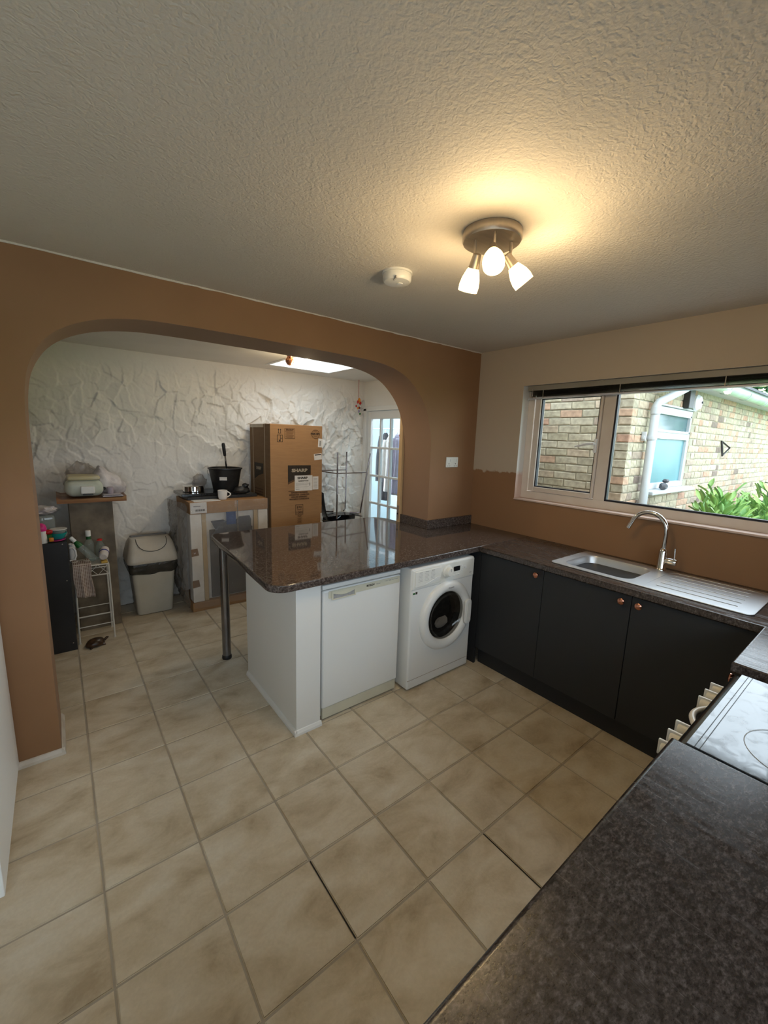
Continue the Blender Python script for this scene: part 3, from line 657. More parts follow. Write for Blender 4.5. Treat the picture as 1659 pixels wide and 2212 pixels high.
# white pier under the peninsula
PX0, PX1, PY0, PY1 = -2.040, -1.890, -.575, .17
pier = thing('wall_peninsula', (-1.965, -.2, 0), kind='structure')
put('panel', bxm(PX0, PX1, PY0, PY1, 0, .869, bev=.002), 'white', pier)
for s in (skirt('', (PX0-.014, PY0), (PX1+.006, PY0), .03, .014), skirt('', (PX0, PY0-.014), (PX0, PY1), .03, .014, (-1, 0))):
    put('skirting_strip', s, 'white', pier)

# ================================================================== WINDOW
win = thing('window_1', (.1, -1.38, WZ0), kind='structure')
FX0, FX1 = .085, .15
bm = B(); t = .072
box(bm, FX0, FX1, WY0, WY1, WZ0, WZ0+t, .004); box(bm, FX0, FX1, WY0, WY1, WZ1-t, WZ1, .004)
box(bm, FX0, FX1, WY1-.055, WY1, WZ0+t-.004, WZ1-t+.004, .004); box(bm, FX0, FX1, WY0, WY0+.055, WZ0+t-.004, WZ1-t+.004, .004)
put('window_frame', bm, 'upvc', win)
put('mullion', bxm(FX0-.001, FX1, -1.135, -1.055, WZ0+t-.002, WZ1-t+.002, bev=.004), 'upvc', win)
SA0, SA1 = -1.053, -.527; sz0, sz1 = WZ0+.078, WZ1-.06
bm = B(); xs0, xs1 = .068, .13
box(bm, xs0, xs1, SA1-.048, SA1, sz0, sz1, .005); box(bm, xs0, xs1, SA0, SA0+.018, sz0, sz1, .005)
box(bm, xs0, xs1, SA0+.016, SA1-.046, sz0, sz0+.036, .005); box(bm, xs0, xs1, SA0+.016, SA1-.046, sz1-.036, sz1, .005)
put('sash', bm, 'upvc', win)
def gasket(y0, y1, z0, z1, w=.008, x=.08):
    bm = B(); box(bm, x, x+.03, y0, y0+w, z0, z1); box(bm, x, x+.03, y1-w, y1, z0, z1); box(bm, x, x+.03, y0+w, y1-w, z0, z0+w); box(bm, x, x+.03, y0+w, y1-w, z1-w, z1); return bm
put('gasket', gasket(SA0+.018, SA1-.048, sz0+.036, sz1-.036), 'rubber', win)
put('pane', bxm(.098, .104, SA0+.024, SA1-.054, sz0+.042, sz1-.042), 'clear', win)
put('gasket', gasket(WY0+.055, -1.136, WZ0+t, WZ1-t, .012, .084), 'rubber', win)
put('pane', bxm(.105, .111, WY0+.065, -1.145, WZ0+t+.01, WZ1-t-.01), 'clear', win)
bm = B(); box(bm, .050, .068, -1.050, -1.030, 1.60, 1.70, .005); tube(bm, [(.06, -1.04, 1.665), (.035, -1.035, 1.665), (.03, -.99, 1.660), (.032, -.905, 1.64)], [.009, .009, .008, .006]); put('handle', bm, 'upvc_white', win, smooth=True)
put('window_sill', bxm(-.014, FX0, WY0+.002, WY1-.002, WZ0+.0005, WZ0+.014, bev=.004), 'reveal', win)
# blind pulled up
bl = thing('venetian_blind', (.045, -1.38, WZ1), 'grey venetian blind drawn up to the top of the kitchen window', 'blind')
by0, by1 = WY0+.03, WY1-.03
put('headrail', bxm(.018, .062, by0, by1, 2.058, 2.096, bev=.003), 'blind_head', bl)
slat = None
for k in range(7):
    z = 2.052-k*.0062
    if slat is None:
        bm = B(); n = 7; A = []; Bv = []
        for q in range(n):
            u = q/(n-1); xx = .015+.05*u; zz = z+.0035*math.sin(math.pi*u)
            A.append((bm.verts.new((xx, by0+.01, zz)), bm.verts.new((xx, by1-.01, zz))))
        for q in range(n-1): bm.faces.new((A[q][0], A[q][1], A[q+1][1], A[q+1][0]))
        slat = put('slat', bm, 'blind', bl, smooth=2)
    else:
        c = slat.copy(); COL.objects.link(c); c.location = (random.uniform(-.002, .002), 0, -k*.0062); ORG[c] = ORG[slat]
put('bottom_rail', bxm(.012, .066, by0, by1, 1.996, 2.006, bev=.003), 'blind_rail', bl)
for yy in (-.62, -1.18, -1.74, -2.15):
    for q_ in ((.0085, .0115), (.0665, .069)): put('ladder_cord', bxm(*q_, yy-.0025, yy+.0025, 2.003, 2.058), 'blind_head', bl)
bm = B(); tube(bm, [(.006, by1-.05, 2.07), (.006, by1-.05, 2.0)], .0035); put('tilt_wand', bm, 'clear_bag', bl)

# ================================================================== OUTSIDE
def brick_meshes(n, w, h, d, ax):
    out = []
    for k in range(n):
        bm = B(); box(bm, -w/2, w/2, -d/2, d/2, -h/2, h/2)
        te = [e for e in bm.edges if all(v.co.y < 0 for v in e.verts)]
        bmesh.ops.bevel(bm, geom=te, offset=.005, segments=1, affect='EDGES')
        for v in bm.verts: v.co += Vector((random.uniform(-.006, .006), random.uniform(-.003, .003) if v.co.y < 0 else 0, random.uniform(-.0045, .0045)))
        if ax == 'x': bmesh.ops.rotate(bm, verts=bm.verts[:], cent=(0, 0, 0), matrix=Matrix.Rotation(math.radians(-90), 3, 'Z'))
        me = bpy.data.meshes.new('brick'); bm.to_mesh(me); bm.free(); me.materials.append(MT['brick']); out.append(me)
    return out
def brick_wall(parent, spots, ax, limit, hd=.1025, st=.215):
    S = brick_meshes(5, st, .065, .1, ax); Hd = brick_meshes(5, hd, .065, .1, ax); o0 = ORG[parent]
    vs, fs, tone = [], [], []
    for n, (x, y, z, kind) in enumerate(spots):
        me = random.choice(S if kind == 's' else Hd)
        if n < limit:
            o = bpy.data.objects.new('brick', me); COL.objects.link(o); o.parent = parent; o.location = Vector((x, y, z))-o0
        else:
            b0 = len(vs); r = random.random()
            vs += [tuple(v.co+Vector((x, y, z))) for v in me.vertices]
            for p in me.polygons: fs.append([b0+i for i in p.vertices]); tone.append(r)
    if vs:
        me = bpy.data.meshes.new('bricks'); me.from_pydata(vs, [], fs); at = me.attributes.new('tone', 'FLOAT', 'FACE'); at.data.foreach_set('value', tone)
        put('far_bricks', me, 'brick', parent, kind='stuff')
AX_ = 1.0; BY = -.88
wa = thing('wall_outside_near', (AX_+.05, 0, 0), kind='structure')
put('mortar', bxm(AX_+.008, AX_+.10, BY+.008, .70, -.1, 2.6), 'mortar', wa)
sp = []
for c in range(34):
    z = .0+c*.075; off = 0 if c % 2 else .1125; y = BY+.1075-off*.0
    if c % 2: ys = [BY+.1025/2] ; y = BY+.1025+.01
    else: y = BY
    if c % 2: sp.append((AX_+.05, BY+.05125, z, 'h'))
    while y+.215 < .69: sp.append((AX_+.05, y+.1075, z, 's')); y += .225
sp = [s for s in sp if s[2] > .55]; sp.sort(key=lambda s: -s[2] if s[2] < 2.3 else 9)
brick_wall(wa, sp, 'x', 290)
bm = B(); box(bm, .25, AX_+.1, .62, .70, -.1, 2.6); put('wall_return', bm, 'mortar', kind='structure')
wbn = thing('wall_outside_far', (3.5, BY+.05, 0), kind='structure')
OW = (1.47, 2.56, 1.24, 2.05)      # outer window opening x0,x1,z0,z1
bm = B(); yy = (BY+.009, BY+.10)
box(bm, AX_+.1, 7.2, *yy, -.1, OW[2]-.02); box(bm, AX_+.1, OW[0], *yy, OW[2]-.02, OW[3]+.02); box(bm, OW[1], 7.2, *yy, OW[2]-.02, OW[3]+.02); box(bm, AX_+.1, 7.2, *yy, OW[3]+.02, 2.36)
put('mortar', bm, 'mortar', wbn)
sp = []
for c in range(8, 32):
    z = c*.075; x = AX_+.11; k = c
    if z > 2.34: continue
    while x < 7.0:
        kd = 's' if (k % 2) else 'h'; w_ = .215 if kd == 's' else .1025
        cx = x+w_/2
        if not (OW[2]-.04 < z < OW[3]+.03 and OW[0]-w_/2-.0 < cx < OW[1]+w_/2):
            sp.append((cx, BY+.05, z, kd))
        x += w_+.01; k += 1
sp.sort(key=lambda s: s[0]); brick_wall(wbn, sp, 'y', 298)
# outer window
ow = thing('window_2', (2.0, BY, OW[2]), kind='structure')
bm = B(); x0, x1, z0, z1 = OW; ya, yb = BY+.01, BY+.07; tt = .06; zm = 1.775
box(bm, x0, x1, ya, yb, z0, z0+tt, .004); box(bm, x0, x1, ya, yb, z1-tt, z1, .004); box(bm, x0, x0+tt, ya, yb, z0+tt, z1-tt, .004); box(bm, x1-tt, x1, ya, yb, z0+tt, z1-tt, .004); box(bm, x0+tt, x1-tt, ya, yb, zm-.035, zm+.035, .004)
put('window_frame', bm, 'upvc_out', ow)
bm = B(); box(bm, x0+.05, x1-.05, ya-.012, ya+.02, zm+.03, zm+.055, .003); box(bm, x0+.05, x0+.08, ya-.012, ya+.02, zm+.03, z1-.05, .003); box(bm, x1-.08, x1-.05, ya-.012, ya+.02, zm+.03, z1-.05, .003); box(bm, x0+.05, x1-.05, ya-.012, ya+.02, z1-.075, z1-.05, .003)
put('sash', bm, 'upvc_out', ow)
put('pane', bxm(x0+tt, x1-tt, BY+.035, BY+.04, z0+tt, zm-.035), 'frost', ow, label='frosted blue-green lower pane')
put('pane', bxm(x0+tt+.02, x1-tt-.02, BY+.025, BY+.03, zm+.055, z1-tt-.015), 'darkglass', ow, label='dark upper pane')
put('window_sill', bxm(x0-.04, x1+.05, BY-.10, BY+.03, z0-.035, z0-.002, bev=.006), 'upvc_out', ow)
put('lintel_strip', bxm(x0-.02, x1+.03, BY-.01, BY+.03, z1+.003, z1+.02, bev=.003), 'upvc_out', ow)
so = B(); blob(so, (1.79, BY-.06, OW[2]+.034), (.06, .035, .038), .15, 4, 2, 3); blob(so, (1.84, BY-.06, OW[2]+.085), (.035, .03, .02), .15, 4, 2, 5)
put('garden_stone', so, 'stone', org=(1.8, BY-.06, OW[2]), smooth=True, label='small dark stone ornament on the white outside window sill', cat='ornament')
# drainpipe
dp = thing('drainpipe', (1.40, BY-.07, 0), 'white plastic drainpipe running down the brick wall outside the kitchen window', 'drainpipe')
bm = B(); tube(bm, [(1.33, BY-.06, -.05), (1.33, BY-.06, 2.02), (1.35, BY-.07, 2.055), (1.66, BY-.17, 2.20), (1.70, BY-.18, 2.23), (1.70, BY-.18, 2.26)], .036, 16)
put('pipe', bm, 'upvc_out', dp, smooth=True)
for z in (1.72, .6):
    bm = B(); lathe(bm, [(.040, 0), (.042, .01), (.042, .03), (.040, .04)], (1.33, BY-.06, z)); box(bm, 1.235, 1.30, BY-.03, BY-.005, z+.005, z+.035, .004); box(bm, 1.245, 1.265, BY-.04, BY-.002, z-.01, z+.07, .003); put('pipe_bracket', bm, 'upvc_out', dp, smooth=True)
bm = B(); lathe(bm, [(.041, 0), (.041, .06)], (1.33, BY-.06, 1.95)); put('pipe_collar', bm, 'upvc_out', dp, smooth=True)
# gutter + fascia + roof
gt = thing('gutter', (4.0, BY-.2, 2.25), 'weathered half-round gutter under the roof of the brick extension', 'gutter')
bm = B(); n = 10; rings = []
for x in (1.25, 7.3):
    rings.append([bm.verts.new((x, BY-.205+.062*math.cos(math.pi+math.pi*k/n), 2.315+.075*math.sin(math.pi+math.pi*k/n))) for k in range(n+1)] + [bm.verts.new((x, BY-.205+.055*math.cos(2*math.pi-math.pi*k/n), 2.318+.068*math.sin(2*math.pi-math.pi*k/n))) for k in range(n+1)])
m_ = len(rings[0])
for k in range(m_): bm.faces.new((rings[0][k], rings[0][(k+1) % m_], rings[1][(k+1) % m_], rings[1][k]))
bm.faces.new(rings[0]); bm.faces.new(rings[1][::-1]); bmesh.ops.recalc_face_normals(bm, faces=bm.faces[:])
put('channel', bm, 'pvc_gutter', gt, smooth=True)
for x in (1.7, 2.7, 3.5, 4.4, 5.4):
    bm = B(); tube(bm, [(x, BY-.205+.068*math.cos(math.pi+math.pi*k/8), 2.318+.08*math.sin(math.pi+math.pi*k/8)) for k in range(9)], .007, 6); put('gutter_bracket', bm, 'pvc_gutter', gt)
bm = B(); box(bm, AX_, 7.3, BY-.135, BY-.11, 2.27, 2.42); box(bm, AX_, 7.3, BY-.11, BY+.01, 2.27, 2.29); put('trim_2', bm, 'upvc_out', kind='structure')
bm = B(); prism(bm, [(BY-.17, 2.40), (BY-.17, 2.43), (BY+2.6, 3.35), (BY+2.6, 3.32)], AX_+.02, 7.35, 'x'); rf = put('roof_outside', bm, 'roof', kind='structure')
# wall lamp & bracket & triangular hook
wl = thing('outdoor_lamp', (2.3, BY-.05, 2.14), 'black bracket with white oval lamp high on the outside brick wall', 'lamp')
put('bracket', bxm(2.17, 2.31, BY-.06, BY-.003, 2.06, 2.25, bev=.006), 'black', wl)
bm = B(); lathe(bm, [(.055, 0), (.075, .015), (.078, .04), (.06, .065), (.02, .075)], (2.48, BY-.004, 2.14), axis=(0, -1, 0), sx=1, sy=1.05); put('lamp_shade', bm, 'upvc_white', wl, smooth=True)
bm = B(); lathe(bm, [(.012, 0), (.012, .01)], (2.48, BY-.079, 2.14), axis=(0, -1, 0), n=10); put('sensor', bm, 'black', wl)
bm = B(); tube(bm, [(3.72, BY-.01, 1.76), (3.72, BY-.04, 1.58), (3.95, BY-.05, 1.68)], .012, 6, closed=True); put('wall_hook', bm, 'black', org=(3.8, BY-.02, 1.68), label='black triangular metal hook fixed on the outside brick wall', cat='hook')
# ground
put('ground', bxm(.25, 7.6, -7, 14, -.35, -.10), 'paving', kind='structure')
put('lawn', bxm(7.6, 60, -40, 20, -.35, -.10), 'lawn', kind='structure')
put('lawn_side', bxm(.25, 7.6, -40, -7, -.35, -.10), 'lawn', kind='structure')
put('patio_ground', bxm(-14, .25, -12, YB-.13, -.35, -.10), 'paving', kind='structure')
put('patio_side', bxm(-14, XL-.13, YB-.13, 4, -.35, -.10), 'paving', kind='structure')
# leaves
def leaf_mesh(l, w):
    bm = B(); n = 4; L_, C_, R_ = [], [], []
    for k in range(n+1):
        t = k/n; ww = w*math.sin(math.pi*min(1, t*.92+.06))**.8*.5; zz = -.18*l*(t*t)
        C_.append(bm.verts.new((0, l*t, zz-.006))); L_.append(bm.verts.new((-ww, l*t, zz+.006))); R_.append(bm.verts.new((ww, l*t, zz+.006)))
    for k in range(n): bm.faces.new((C_[k], L_[k], L_[k+1], C_[k+1])); bm.faces.new((R_[k], C_[k], C_[k+1], R_[k+1]))
    me = bpy.data.meshes.new('leaf'); bm.to_mesh(me); bm.free(); me.polygons.foreach_set('use_smooth', [True]*len(me.polygons)); return me
def bush(name, label, c, r, n_parts, n_stuff, mt, l, seed, stems=14):
    random.seed(seed); b = thing(name, (c[0], c[1], -.1), label, 'bush'); o0 = ORG[b]
    mes = []
    for k in range(4):
        me = leaf_mesh(l*random.uniform(.8, 1.2), l*.36); me.materials.append(MT[mt]); mes.append(me)
    bm = B(); tips = []
    for k in range(stems):
        a = random.uniform(0, 6.28); q = random.uniform(.2, .9); p = Vector((c[0]+r[0]*q*math.cos(a), c[1]+r[1]*q*math.sin(a), c[2]+r[2]*random.uniform(.5, .9)*math.sqrt(1-q*q*.8)))
        tube(bm, [(c[0]+.3*(p.x-c[0]), c[1]+.3*(p.y-c[1]), -.1), (c[0]+.7*(p.x-c[0]), c[1]+.7*(p.y-c[1]), p.z*.5), tuple(p)], [.014, .01, .005], 5)
    put('stem', bm, 'bark', b)
    vs, fs, tone = [], [], []
    for n in range(n_parts+n_stuff):
        th = random.uniform(0, 6.28); ph = math.acos(random.uniform(-.15, 1)); rad = random.uniform(.80, 1.03) if n < n_parts else random.uniform(.5, 1.0)
        if n < n_parts: th = random.choice((random.uniform(2.4, 4.6), th))       # nearest side first
        bump_ = 1+.18*math.sin(3*th+seed)+.12*math.sin(5*th+4*ph)
        d = Vector((math.sin(ph)*math.cos(th), math.sin(ph)*math.sin(th), math.cos(ph)))
        p = Vector((c[0]+r[0]*d.x*rad*bump_, c[1]+r[1]*d.y*rad*bump_, c[2]+r[2]*d.z*rad*bump_))
        q = (d+Vector((random.uniform(-.6, .6), random.uniform(-.6, .6), random.uniform(-.1, .7)))).normalized().to_track_quat('Y', 'Z')
        q = q @ Matrix.Rotation(random.uniform(-1.0, 1.0), 3, 'Y').to_quaternion()
        me = random.choice(mes)
        if n < n_parts:
            o = bpy.data.objects.new('leaf', me); COL.objects.link(o); o.parent = b; o.location = p-o0; o.rotation_mode = 'QUATERNION'; o.rotation_quaternion = q
        else:
            b0 = len(vs); rr = random.random(); mm = q.to_matrix()
            vs += [tuple(mm @ v.co+p) for v in me.vertices]
            for pl in me.polygons: fs.append([b0+i for i in pl.vertices]); tone.append(rr)
    me = bpy.data.meshes.new('foliage'); me.from_pydata(vs, [], fs); at = me.attributes.new('tone', 'FLOAT', 'FACE'); at.data.foreach_set('value', tone)
    put('foliage', me, mt, b, kind='stuff', smooth=2); return b
bush('laurel_bush', 'bright green laurel bush with long leaves, left in front of the brick wall', (1.42, -1.50, .62), (.52, .24, .60), 260, 900, 'leaf', .115, 4)
bush('laurel_bush', 'bright green laurel bush right of the first, lower right corner of the window view', (2.95, -1.62, .58), (.72, .32, .60), 260, 1000, 'leaf', .12, 9)
bush('shrub', 'dark blue-green shrub at the far right end of the brick wall', (4.85, -1.60, .55), (.75, .36, .80), 200, 900, 'leaf_dark', .12, 15)
def tree(c, h, r, label, seed):
    random.seed(seed); t = thing('tree', (c[0], c[1], -.1), label, 'tree', group='trees beyond the extension roof')
    bm = B(); tube(bm, [(c[0], c[1], -.2), (c[0]+.1, c[1], h*.5), (c[0]-.1, c[1]+.1, h)], [.22, .16, .05], 8)
    put('trunk', bm, 'bark', t, smooth=True)
    bm = B()
    for k in range(26):
        z = h*random.uniform(.35, .98); a = random.uniform(0, 6.28); l = r*random.uniform(.5, 1)
        p0 = Vector((c[0], c[1], z)); p1 = p0+Vector((math.cos(a)*l*.6, math.sin(a)*l*.6, l*.3)); p2 = p0+Vector((math.cos(a)*l, math.sin(a)*l, l*.65))
        tube(bm, [p0, p1, p2], [.06, .035, .012], 5)
    put('branch', bm, 'bark', t, kind='stuff')
    mes = leaf_mesh(.35, .2); vs, fs, tone = [], [], []
    for n in range(1500):
        d = Vector((random.gauss(0, 1), random.gauss(0, 1), random.gauss(0, 1))).normalized()*random.uniform(.5, 1)
        p = Vector((c[0]+d.x*r, c[1]+d.y*r, h*.75+d.z*h*.42)); q = Vector((random.gauss(0, 1), random.gauss(0, 1), random.gauss(0, 1))).normalized().to_track_quat('Y', 'Z').to_matrix()
        b0 = len(vs); vs += [tuple(q @ v.co+p) for v in mes.vertices]
        rr = random.random()
        for pl in mes.polygons: fs.append([b0+i for i in pl.vertices]); tone.append(rr)
    me = bpy.data.meshes.new('foliage'); me.from_pydata(vs, [], fs); at = me.attributes.new('tone', 'FLOAT', 'FACE'); at.data.foreach_set('value', tone)
    put('foliage', me, 'leaf_dark', t, kind='stuff')
tree((15, 1.6, 0), 6.6, 1.0, 'left dark tree showing above the extension roof', 1)
tree((17, -.6, 0), 6.2, 1.1, 'right dark tree showing above the extension roof', 2)
tree((24, -6, 0), 4.5, 2.5, 'distant low tree right of the brick extension', 3)

# ================================================================== WORKTOPS
WT0, WT1 = .870, .910
pen = [(-.5485, .002), (-.5485, AT+.004), (-.5485, .40), (-.66, .66), (-2.125, .68), (-2.195, -.626), (-.6, -.626), (-.002, -.626), (-.002, -.002), (-.5485, -.002)]
pen = [(-.5478, -.002), (-.5478, AT+.004), (-.56, .66), (-2.125, .68), (-2.195, -.628), (-.632, -.628), (-.002, -.628), (-.002, -.002)]
pen = arc_round(pen, [0, 0, .16, .07, .09, 0, 0, 0], 8)
bm = B(); prism(bm, pen, WT0, WT1, 'z', .006, 3)
put('peninsula_worktop', bm, 'worktop', org=(-1.3, 0, WT0), smooth=3, label='long dark speckled glossy worktop reaching through the arch over the white machines', cat='worktop')
rn = arc_round([(-.632, -.6295), (-.632, -2.178), (-1.135, -2.178), (-1.135, YB+.004), (-.002, YB+.004), (-.002, -.6295)], [0]*6)
bm = B(); prism(bm, rn, WT0, WT1, 'z', .006, 3)
cut = B(); prism(cut, rrect(-.525, -.095, -2.10, -1.15, .03), WT0-.05, WT1+.05, 'z')
rm = bake_bool('sink_worktop', bm, [cut])
put('sink_worktop', rm, 'worktop_sink', org=(-.3, -1.5, WT0), smooth=3, label='dark speckled worktop under the window holding the steel sink', cat='worktop')
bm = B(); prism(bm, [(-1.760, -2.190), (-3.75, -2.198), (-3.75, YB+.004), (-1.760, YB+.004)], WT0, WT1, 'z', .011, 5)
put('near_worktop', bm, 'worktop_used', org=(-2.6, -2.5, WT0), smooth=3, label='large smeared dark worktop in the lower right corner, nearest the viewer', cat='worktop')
# upstand
us = thing('upstand', (-.3, 0, WT1), 'low dark strip of worktop upstand around the foot of the arch pier', 'upstand')
bm = B(); box(bm, -.566, -.003, -.020, -.0005, WT1+.0005, .985, .002); put('front_strip', bm, 'worktop', us)
bm = B(); box(bm, -.5665, -.5482, -.0004, AT-.002, WT1+.0005, .985, .002); put('side_strip', bm, 'worktop', us)
# peninsula leg
lg = thing('table_leg', (-2.09, .47, 0), 'tall round chrome leg under the left end of the peninsula worktop', 'leg')
bm = B(); lathe(bm, [(.030, .02), (.030, .862)], (-2.09, .47, 0)); put('tube', bm, 'leg_steel', lg, smooth=True)
bm = B(); lathe(bm, [(.033, 0), (.035, .008), (.033, .026), (.030, .03)], (-2.09, .47, 0)); put('foot', bm, 'black', lg, smooth=True)
bm = B(); lathe(bm, [(.030, .855), (.045, .863), (.045, .869)], (-2.09, .47, 0)); put('top_plate', bm, 'chrome', lg, smooth=True)

# ================================================================== CUPBOARDS
def knob(parent, p, d):
    bm = B(); lathe(bm, [(.007, 0), (.007, .014), (.013, .017), (.0175, .024), (.0175, .030), (.012, .034), (.001, .035)], p, axis=d, n=20)
    return put('knob', bm, 'copper', parent, smooth=True)
def cupboard(name, y0, y1, doors, label):
    t = thing(name, (-.3, (y0+y1)/2, 0), label, 'cupboard')
    put('carcass', bxm(-.589, -.01, y1+.001, y0-.001, .12, .868 if doors[0][0] > -1.15 else .70), 'black_board', t)
    put('plinth', bxm(-.562, -.545, y1, y0, 0, .12), 'charcoal', t)
    for (a, b, ky) in doors:
        d = put('door', bxm(-.610, -.5905, b, a, .131, .864, bev=.0015), 'charcoal', t)
        knob(d, (-.610, ky, .829), (-1, 0, 0))
    return t
cupboard('base_cupboard', -.640, -1.135, [(-.642, -1.1325, -1.092)], 'single charcoal base cupboard beside the washing machine with copper knob')
cbs = [o for o in COL.objects if o.name == 'base_cupboard'][0]
put('filler_panel', bxm(-.610, -.592, -.6385, -.03, 0, .868), 'charcoal', cbs)
cupboard('base_cupboard', -1.1355, -2.176, [(-1.1355, -1.6465, -1.606), (-1.6505, -2.165, -1.692)], 'double charcoal sink cupboard under the steel sink with two copper knobs')
t = thing('base_cupboard', (-.85, -2.5, 0), 'charcoal corner cupboard between the sink run and the cooker', 'cupboard')
put('carcass', bxm(-1.128, -.63, YB+.01, -2.222, .12, .868), 'black_board', t); put('plinth', bxm(-1.128, -.63, -2.27, -2.25, 0, .12), 'charcoal', t)
d = put('door', bxm(-1.126, -.633, -2.2215, -2.203, .131, .864, bev=.0015), 'charcoal', t); knob(d, (-1.09, -2.203, .829), (0, 1, 0))
t = thing('base_cupboard', (-2.7, -2.5, 0), 'charcoal base cupboard under the near worktop, hidden below its edge', 'cupboard')
put('carcass', bxm(-3.74, -1.764, YB+.01, -2.236, .12, .868), 'black_board', t); put('plinth', bxm(-3.74, -1.764, -2.29, -2.27, 0, .12), 'charcoal', t)
for k in range(4):
    a = -1.766-k*.4935; d = put('door', bxm(a-.490, a, -2.235, -2.216, .131, .864, bev=.0015), 'charcoal', t); knob(d, (a-(.45 if k % 2 else .04), -2.216, .829), (0, 1, 0))

# ================================================================== SINK
s = thing('kitchen_sink', (-.31, -1.62, WT1), 'stainless steel sink with one bowl and ribbed drainer under the window', 'sink')
O = (-.545, -.072, -2.125, -1.125); Bw = (-.500, -.150, -1.585, -1.185)
bm = B(); prism(bm, rrect(*O, .035), WT1+.0006, WT1+.006, 'z', .002, 2)
cut = B(); prism(cut, rrect(*Bw, .07), WT1-.05, WT1+.05, 'z')
cut2 = B(); prism(cut2, rrect(-.515, -.105, -2.09, -1.66, .04), WT1+.0042, WT1+.05, 'z')
put('rim', bake_bool('rim', bm, [cut, cut2]), 'steel', s, smooth=3)
bm = B(); rings = []
for k, (ins, dz) in enumerate(((0, .0055), (.004, -.004), (.010, -.08), (.016, -.125), (.035, -.148), (.06, -.152))):
    pl = rrect(Bw[0]+ins, Bw[1]-ins, Bw[2]+ins, Bw[3]-ins, max(.07-ins*.5, .02)); rings.append([bm.verts.new((a, b, WT1+dz)) for a, b in pl])
for a, b in zip(rings, rings[1:]):
    for k in range(len(a)): bm.faces.new((a[k], b[k], b[(k+1) % len(a)], a[(k+1) % len(a)]))
bm.faces.new(rings[-1]); put('bowl', bm, 'steel', s, smooth=2)
for i_, x in enumerate((-.455, -.385, -.315, -.245, -.175)):
    bm = B(); tube(bm, [(x, -1.70-.0*i_, WT1+.0048), (x, -2.05, WT1+.0048)], .0024, 8); put('drainer_rib', bm, 'steel_dark', s, smooth=True)
bm = B(); lathe(bm, [(.04, -.151), (.042, -.149), (.03, -.1495)], (-.32, -1.38, WT1)); put('waste', bm, 'chrome', s, smooth=True)
# tap
tp = thing('tap', (-.11, -1.60, WT1+.006), 'chrome swan-neck mixer tap standing at the back of the sink', 'tap')
tx, ty, tz = -.108, -1.605, WT1+.0065
bm = B(); lathe(bm, [(.029, 0), (.029, .004), (.026, .008), (.024, .012), (.024, .115), (.021, .125), (.0135, .135)], (tx, ty, tz)); put('body', bm, 'chrome', tp, smooth=True)
pts = [(tx, ty, tz+.13), (tx, ty-.002, tz+.22)]
R = .098; cyc = ty+R
for k in range(0, 13):
    a = math.radians(180-k*13.8); pts.append((tx-.012*k/12, ty+R+R*math.cos(a), tz+.238+R*math.sin(a)*1.04))
pts.append((tx-.014, pts[-1][1]+.012, pts[-1][2]-.028))
bm = B(); tube(bm, pts, .0125, 14); put('spout', bm, 'chrome', tp, smooth=True)
bm = B(); d0 = Vector(pts[-1])-Vector(pts[-2]); tube(bm, [Vector(pts[-1])-d0*.6, Vector(pts[-1])+d0*.35], .0138, 14); put('aerator', bm, 'chrome', tp, smooth=True)
bm = B(); lathe(bm, [(.019, .018), (.019, .03), (.021, .032), (.021, .072), (.018, .076)], (tx, ty, tz+.062), axis=(0, -1, 0)); put('valve', bm, 'chrome', tp, smooth=True)
bm = B(); tube(bm, [(tx, ty-.062, tz+.075), (tx-.002, ty-.060, tz+.145)], [.0045, .0055], 10); put('lever', bm, 'chrome', tp, smooth=True)

# ================================================================== DISHWASHER
dw = thing('dishwasher', (-1.59, -.3, 0), 'white under-counter dishwasher beside the white pier, with a cream plinth', 'dishwasher')
x0, x1, yf = -1.872, -1.308, -.565
put('body', bxm(x0+.004, x1-.004, yf+.03, -.02, .02, .830, bev=.004), 'white_gloss', dw)
put('top_panel', bxm(x0, x1, yf+.002, -.02, .812, .838, bev=.006), 'white_gloss', dw)
d = put('door', bxm(x0, x1, yf, yf+.03, .082, .806, bev=.010, seg=3), 'white_gloss', dw, smooth=3)
bm = B(); prism(bm, rrect(x0+.035, x1-.012, .757, .800, .006), yf-.003, yf+.001, 'y'); put('control_panel', bm, 'cream_plastic', d)
bm = B(); box(bm, -1.818, -1.655, yf-.0075, yf-.0035, .785, .797, .0015); box(bm, -1.818, -1.808, yf-.0075, yf-.0035, .750, .786, .0015); box(bm, -1.665, -1.655, yf-.0075, yf-.0035, .750, .786, .0015); box(bm, -1.818, -1.655, yf-.0075, yf-.0035, .746, .752, .0015)
n_ = 8; A = []
for k in range(n_+1):
    u = k/n_; x = -1.812+.151*u; A.append((x, .787-.016*math.sin(math.pi*u)-.002))
prism(bm, [(-1.812, .788)]+A+[(-1.661, .788)], yf-.009, yf-.004, 'y'); put('handle', bm, 'cream_plastic', d)
put('handle_recess', bxm(-1.808, -1.665, yf-.0037, yf-.0031, .752, .785), 'ink_grey', d)
put('lettering', text_mesh('BOSCH', .016, (-1.548, yf-.0034, .782), 'y', .0006, 1.1), 'ink', d)
put('lettering', text_mesh('Classixx', .010, (-1.49, yf-.0034, .781), 'y', 0), 'ink_grey', d)
put('lettering', text_mesh('Rinse   Quick   Eco   Normal', .008, (-1.385, yf-.0034, .786), 'y', 0), 'ink_grey', d)
put('plinth', bxm(x0+.006, x1-.006, yf+.008, yf+.03, .012, .080, bev=.003), 'cream_plastic', dw)
for (a, b) in ((x0+.05, -.50), (x1-.05, -.50), (x0+.05, -.08), (x1-.05, -.08)):
    bm = B(); lathe(bm, [(.018, 0), (.018, .021)], (a, b, 0), n=14); put('foot', bm, 'black', dw)

